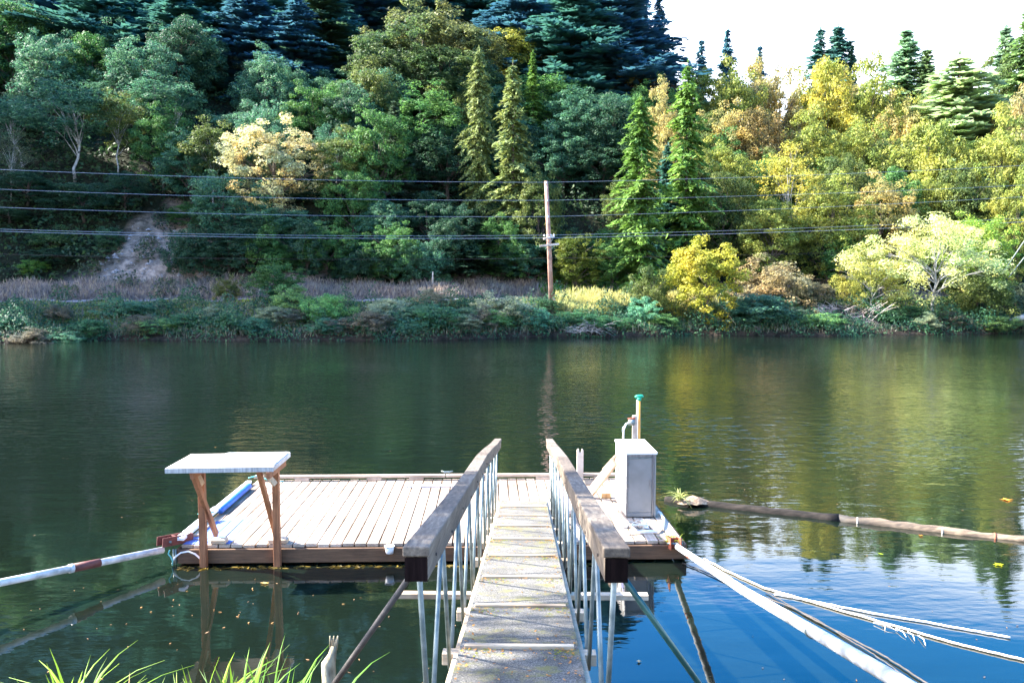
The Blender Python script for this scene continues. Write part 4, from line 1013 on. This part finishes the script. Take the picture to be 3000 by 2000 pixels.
# ------------------------------------------------------------------ floating log and ropes
la, lb = atz(1950,1468,-.01), atz(3060,1592,-.01)
lg = empty('floating_log', la.lerp(lb,.5), 'long thin log floating right of the dock, dark at one end, bleached at the other', 'log')
cut = la.lerp(lb, .50)
def logseg(a, b, r0, r1, name, mat, n_=14, seed=1):
    rg = random.Random(seed); P_ = []; rs = []
    for k in range(n_+1):
        t = k/n_; q = a.lerp(b,t)+Vector((0,rg.gauss(0,.008),rg.gauss(0,.006))); P_.append(q); rs.append((r0+(r1-r0)*t)*rg.uniform(.94,1.06))
    return MB().tube(P_, rs, 14).build(name, mat, lg, 0, True)
logseg(la, cut, .078, .082, 'wet_bark', simple('wet bark', (.008,.007,.006), (.03,.024,.02), 16, .85, 0, (.3,1,1), .6, spec=.15), seed=2)
logseg(cut+Vector((0,0,.004)), lb, .081, .062, 'bare_wood', simple('bare log wood', (.06,.04,.025), (.22,.16,.10), 14, .75, 0, (.15,1,1), .8), seed=3)
mw = bpy.data.materials['bare log wood']; n = mw.node_tree.nodes; l = mw.node_tree.links; pb = n['Principled BSDF']; src = pb.inputs['Base Color'].links[0].from_socket
tcx = n.new('ShaderNodeTexCoord'); sxx = n.new('ShaderNodeSeparateXYZ'); l.new(tcx.outputs['Object'], sxx.inputs[0]); nz = noise(n, l, 5, 6, (.5,3,3))
ad = n.new('ShaderNodeMath'); ad.operation = 'ADD'; l.new(sxx.outputs['X'], ad.inputs[0]); l.new(nz.outputs['Fac'], ad.inputs[1])
mr = n.new('ShaderNodeMapRange'); mr.inputs['From Min'].default_value = cut.x+.45; mr.inputs['From Max'].default_value = cut.x+1.5; l.new(ad.outputs[0], mr.inputs['Value'])
mxl = n.new('ShaderNodeMix'); mxl.data_type = 'RGBA'; l.new(mr.outputs[0], mxl.inputs[0]); mxl.inputs[6].default_value = (.02,.016,.013,1); l.new(src, mxl.inputs[7]); l.new(mxl.outputs[2], pb.inputs['Base Color'])
for px_, c_ in ((2512,'rope'),(2760,'rope'),(2915,'rust')):
    t = (px_-1950)/1110*1.0; t = min(1,t); 
    lo, hi = 0, 1
    for _ in range(30):
        md_ = (lo+hi)/2; q = la.lerp(lb,md_); dep = q.y*cp-(q.z-CZ)*sp_
        if q.x/dep*F+1500 < px_: lo = md_
        else: hi = md_
    q = la.lerp(lb, lo); dv = (lb-la).normalized(); MB().tube([q-dv*.012, q+dv*.01], .086-.016*lo, 12).build('rope_lashing', M[c_], lg, 0, True)
mc = atz(2030, 1462, .1)
mb = MB(); rg = random.Random(9)
N_ = 22; mb.v.append(tuple(mc+Vector((0,0,.06))))
for ring in (.5,1.0):
    for k in range(N_):
        a_ = 6.283*k/N_; mb.v.append(tuple(mc+Vector((.24*ring*math.cos(a_)*rg.uniform(.85,1.1), .10*ring*math.sin(a_)*rg.uniform(.85,1.1), .045-.10*ring*ring+rg.gauss(0,.006)))))
for k in range(N_):
    j=(k+1)%N_; mb.f.append((0,1+k,1+j)); mb.f.append((1+k,1+N_+k,1+N_+j,1+j))
o = mb.build('clay_lump', M['clay'], None, 0, True); tag(o, 'lump of brown soil sitting on the dark end of the floating log', 'soil')
tuft('grass_tuft', atz(1990,1464,.09), 46, .22, .03, (.36,.38,.14), 'pale green grass tuft sprouting from the dark end of the log', 'grass', 8, .006, 1.1)
def rope(name, pix, z, r, mat, label, cat='rope', jag=0.004, n_=8):
    P_ = [atz(x,y,z) for x,y in pix]; Q = []
    rg = random.Random(len(label))
    for a,b in zip(P_[:-1],P_[1:]):
        for k in range(n_): Q.append(a.lerp(b,k/n_)+Vector((rg.gauss(0,jag),rg.gauss(0,jag),0)))
    Q.append(P_[-1]); o = MB().tube(Q, r, 7).build(name, M[mat], None, 0, True); tag(o, label, cat); return o
rope('rope', [(2062,1636),(2130,1672),(2240,1722),(2380,1762),(2480,1792),(2640,1838),(2780,1878),(2900,1908),(3060,1945)], .012, .011, 'rope', 'long pale rope floating from the dock corner to the right edge')
rope('rope', [(2268,1739),(2340,1752),(2420,1768),(2560,1796),(2740,1826),(2860,1848),(2960,1866)], .012, .010, 'white', 'thin white line floating just above the long pale rope')
rope('rope', [(2000,1648),(2060,1672),(2120,1700),(2180,1712)], .012, .007, 'cable', 'short dark cord floating beside the right dock corner')
rope('cable', [(2230,1745),(2330,1782),(2400,1822),(2500,1872),(2600,1925),(2700,1990),(2760,2030)], .014, .009, 'cable', 'upper of two dark cables floating beside the thick white pole', 'cable')
rope('cable', [(2245,1733),(2310,1770),(2390,1812),(2480,1868),(2560,1915),(2650,1978),(2700,2020)], .014, .006, 'cable', 'lower thinner dark cable floating beside the thick white pole', 'cable')
twig_p = [((2585,1826),(2592,1846)),((2625,1840),(2655,1865)),((2660,1850),(2680,1876)),((2690,1860),(2712,1890)),((2560,1822),(2630,1848))]
mb = MB()
for a_,b_ in twig_p: mb.tube([atz(*a_,.015), atz((a_[0]+b_[0])/2+5,(a_[1]+b_[1])/2-4,.03), atz(*b_,.012)], [.005,.004,.002], 5)
o = mb.build('frayed_strands', M['white'], None, 0, True); tag(o, 'white frayed strands trailing from the middle of the long pale rope', 'rope strands')

# floating leaves
rg = random.Random(31); pts=[]
for i in range(150):
    px_ = rg.uniform(0, 3000); py_ = 1020 + 980*rg.random()**.8; pts.append(tuple(atz(px_,py_,.006)))
for i in range(35):
    px_ = rg.gauss(650,240); py_ = rg.gauss(1760,80); 
    if py_ > 1655: pts.append(tuple(atz(px_,py_,.006)))
leaflets('floating_leaves', pts, .032, (.30,.18,.11), 'tiny yellow and brown leaves drifting on the river', 6)
def leafobj(px_, py_, size, color, label):
    me = leaf_mesh('floating_leaf', np.zeros((3,3)), np.array([[0,0,1.],[.1,0,1],[0,.1,1]]), size, .42, M['leaf'], np.random.default_rng(int(px_)))
    o = bpy.data.objects.new('floating_leaf', me); COL.objects.link(o); o.location = atz(px_,py_,.012); o.color=(*color,1); tag(o, label, 'leaf')
leafobj(2948,1462,.20,(.75,.33,.05),'orange leaf floating beyond the log at the right'); leafobj(2925,1652,.13,(.6,.62,.02),'yellow leaf floating near the right edge below the log')
leafobj(2580,1621,.08,(.4,.5,.03),'small lime leaf floating below the middle of the log'); leafobj(1872,1935,.06,(.7,.55,.35),'pale leaf floating right of the gangway foot')
leafobj(775,1706,.10,(.6,.42,.18),'star shaped pale leaf floating below the dock'); leafobj(2698,1567,.07,(.6,.2,.03),'small orange leaf beside the bleached end of the log')

# ------------------------------------------------------------------ near bank plants
def reeds(px_, py_, Yd, nn, h_, spread, color, label, seed, wd=.014, droop=.55):
    q = at(px_, py_, Yd); z = float(terrain(q.x, Yd)); return tuft('reed_clump', (q.x, Yd, max(z,-.1)-.03), nn, h_, spread, color, label, 'reeds', seed, wd, droop)
reeds(190, 1990, 5.4, 110, .88, .10, (.16,.30,.03), 'bright green reed clump at the bottom left corner', 1)
reeds(560, 1990, 5.3, 160, .84, .16, (.17,.31,.03), 'green reed clump left of the middle at the bottom edge', 2)
reeds(720, 1990, 5.4, 105, .95, .15, (.11,.24,.04), 'tall arching green reeds nearest the weathered snag', 3, .011)
reeds(410, 1990, 5.2, 9, .9, .06, (.35,.25,.06), 'few yellow-brown reed blades between the green clumps', 4)
reeds(1010, 1995, 5.5, 30, .5, .16, (.26,.22,.10), 'straw coloured grass around the foot of the weathered snag', 5, .007)
q = at(965, 2000, 5.3); zt = at(985, 1862, 5.3).z; zb = -.3
mb = MB(); mb.tube([Vector((q.x,5.3,zb)), Vector((q.x,5.3,.45*zt)), Vector((q.x-.005,5.3,zt*.80)), Vector((q.x+.02,5.3,zt*.86)), Vector((q.x+.035,5.3,zt*.93))], [.05,.045,.048,.028,.02], 9)
for k in range(5): mb.tube([Vector((q.x+.03+.008*(k-2),5.3,zt*.9)), Vector((q.x+.035+.013*(k-2),5.3,zt*(1.0-.02*(k%2)))),], [.011,.005], 5)
o = mb.build('snag', simple('snag wood', (.12,.09,.05), (.38,.33,.22), 25, .95, 0, (1,1,.3), .9), None, 0, True); tag(o, 'weathered broken stub standing in the shallows left of the gangway', 'stump')
# bank tree left of the camera that dapples the near end of the gangway
deciduous('banktree', 901, 11.5, 5.8, 9.0, 120, 90, .19, M['bark'], .12, .8, 16, .4, .6, .08)
gzb = float(terrain(-7.6, 6.6))
rootcopy('banktree', 'alder_tree', (-7.6, 5.5, .2), 1, 1, G['green'], 1.0, 'leafy bank tree whose shade dapples the near end of the gangway', 'tree')
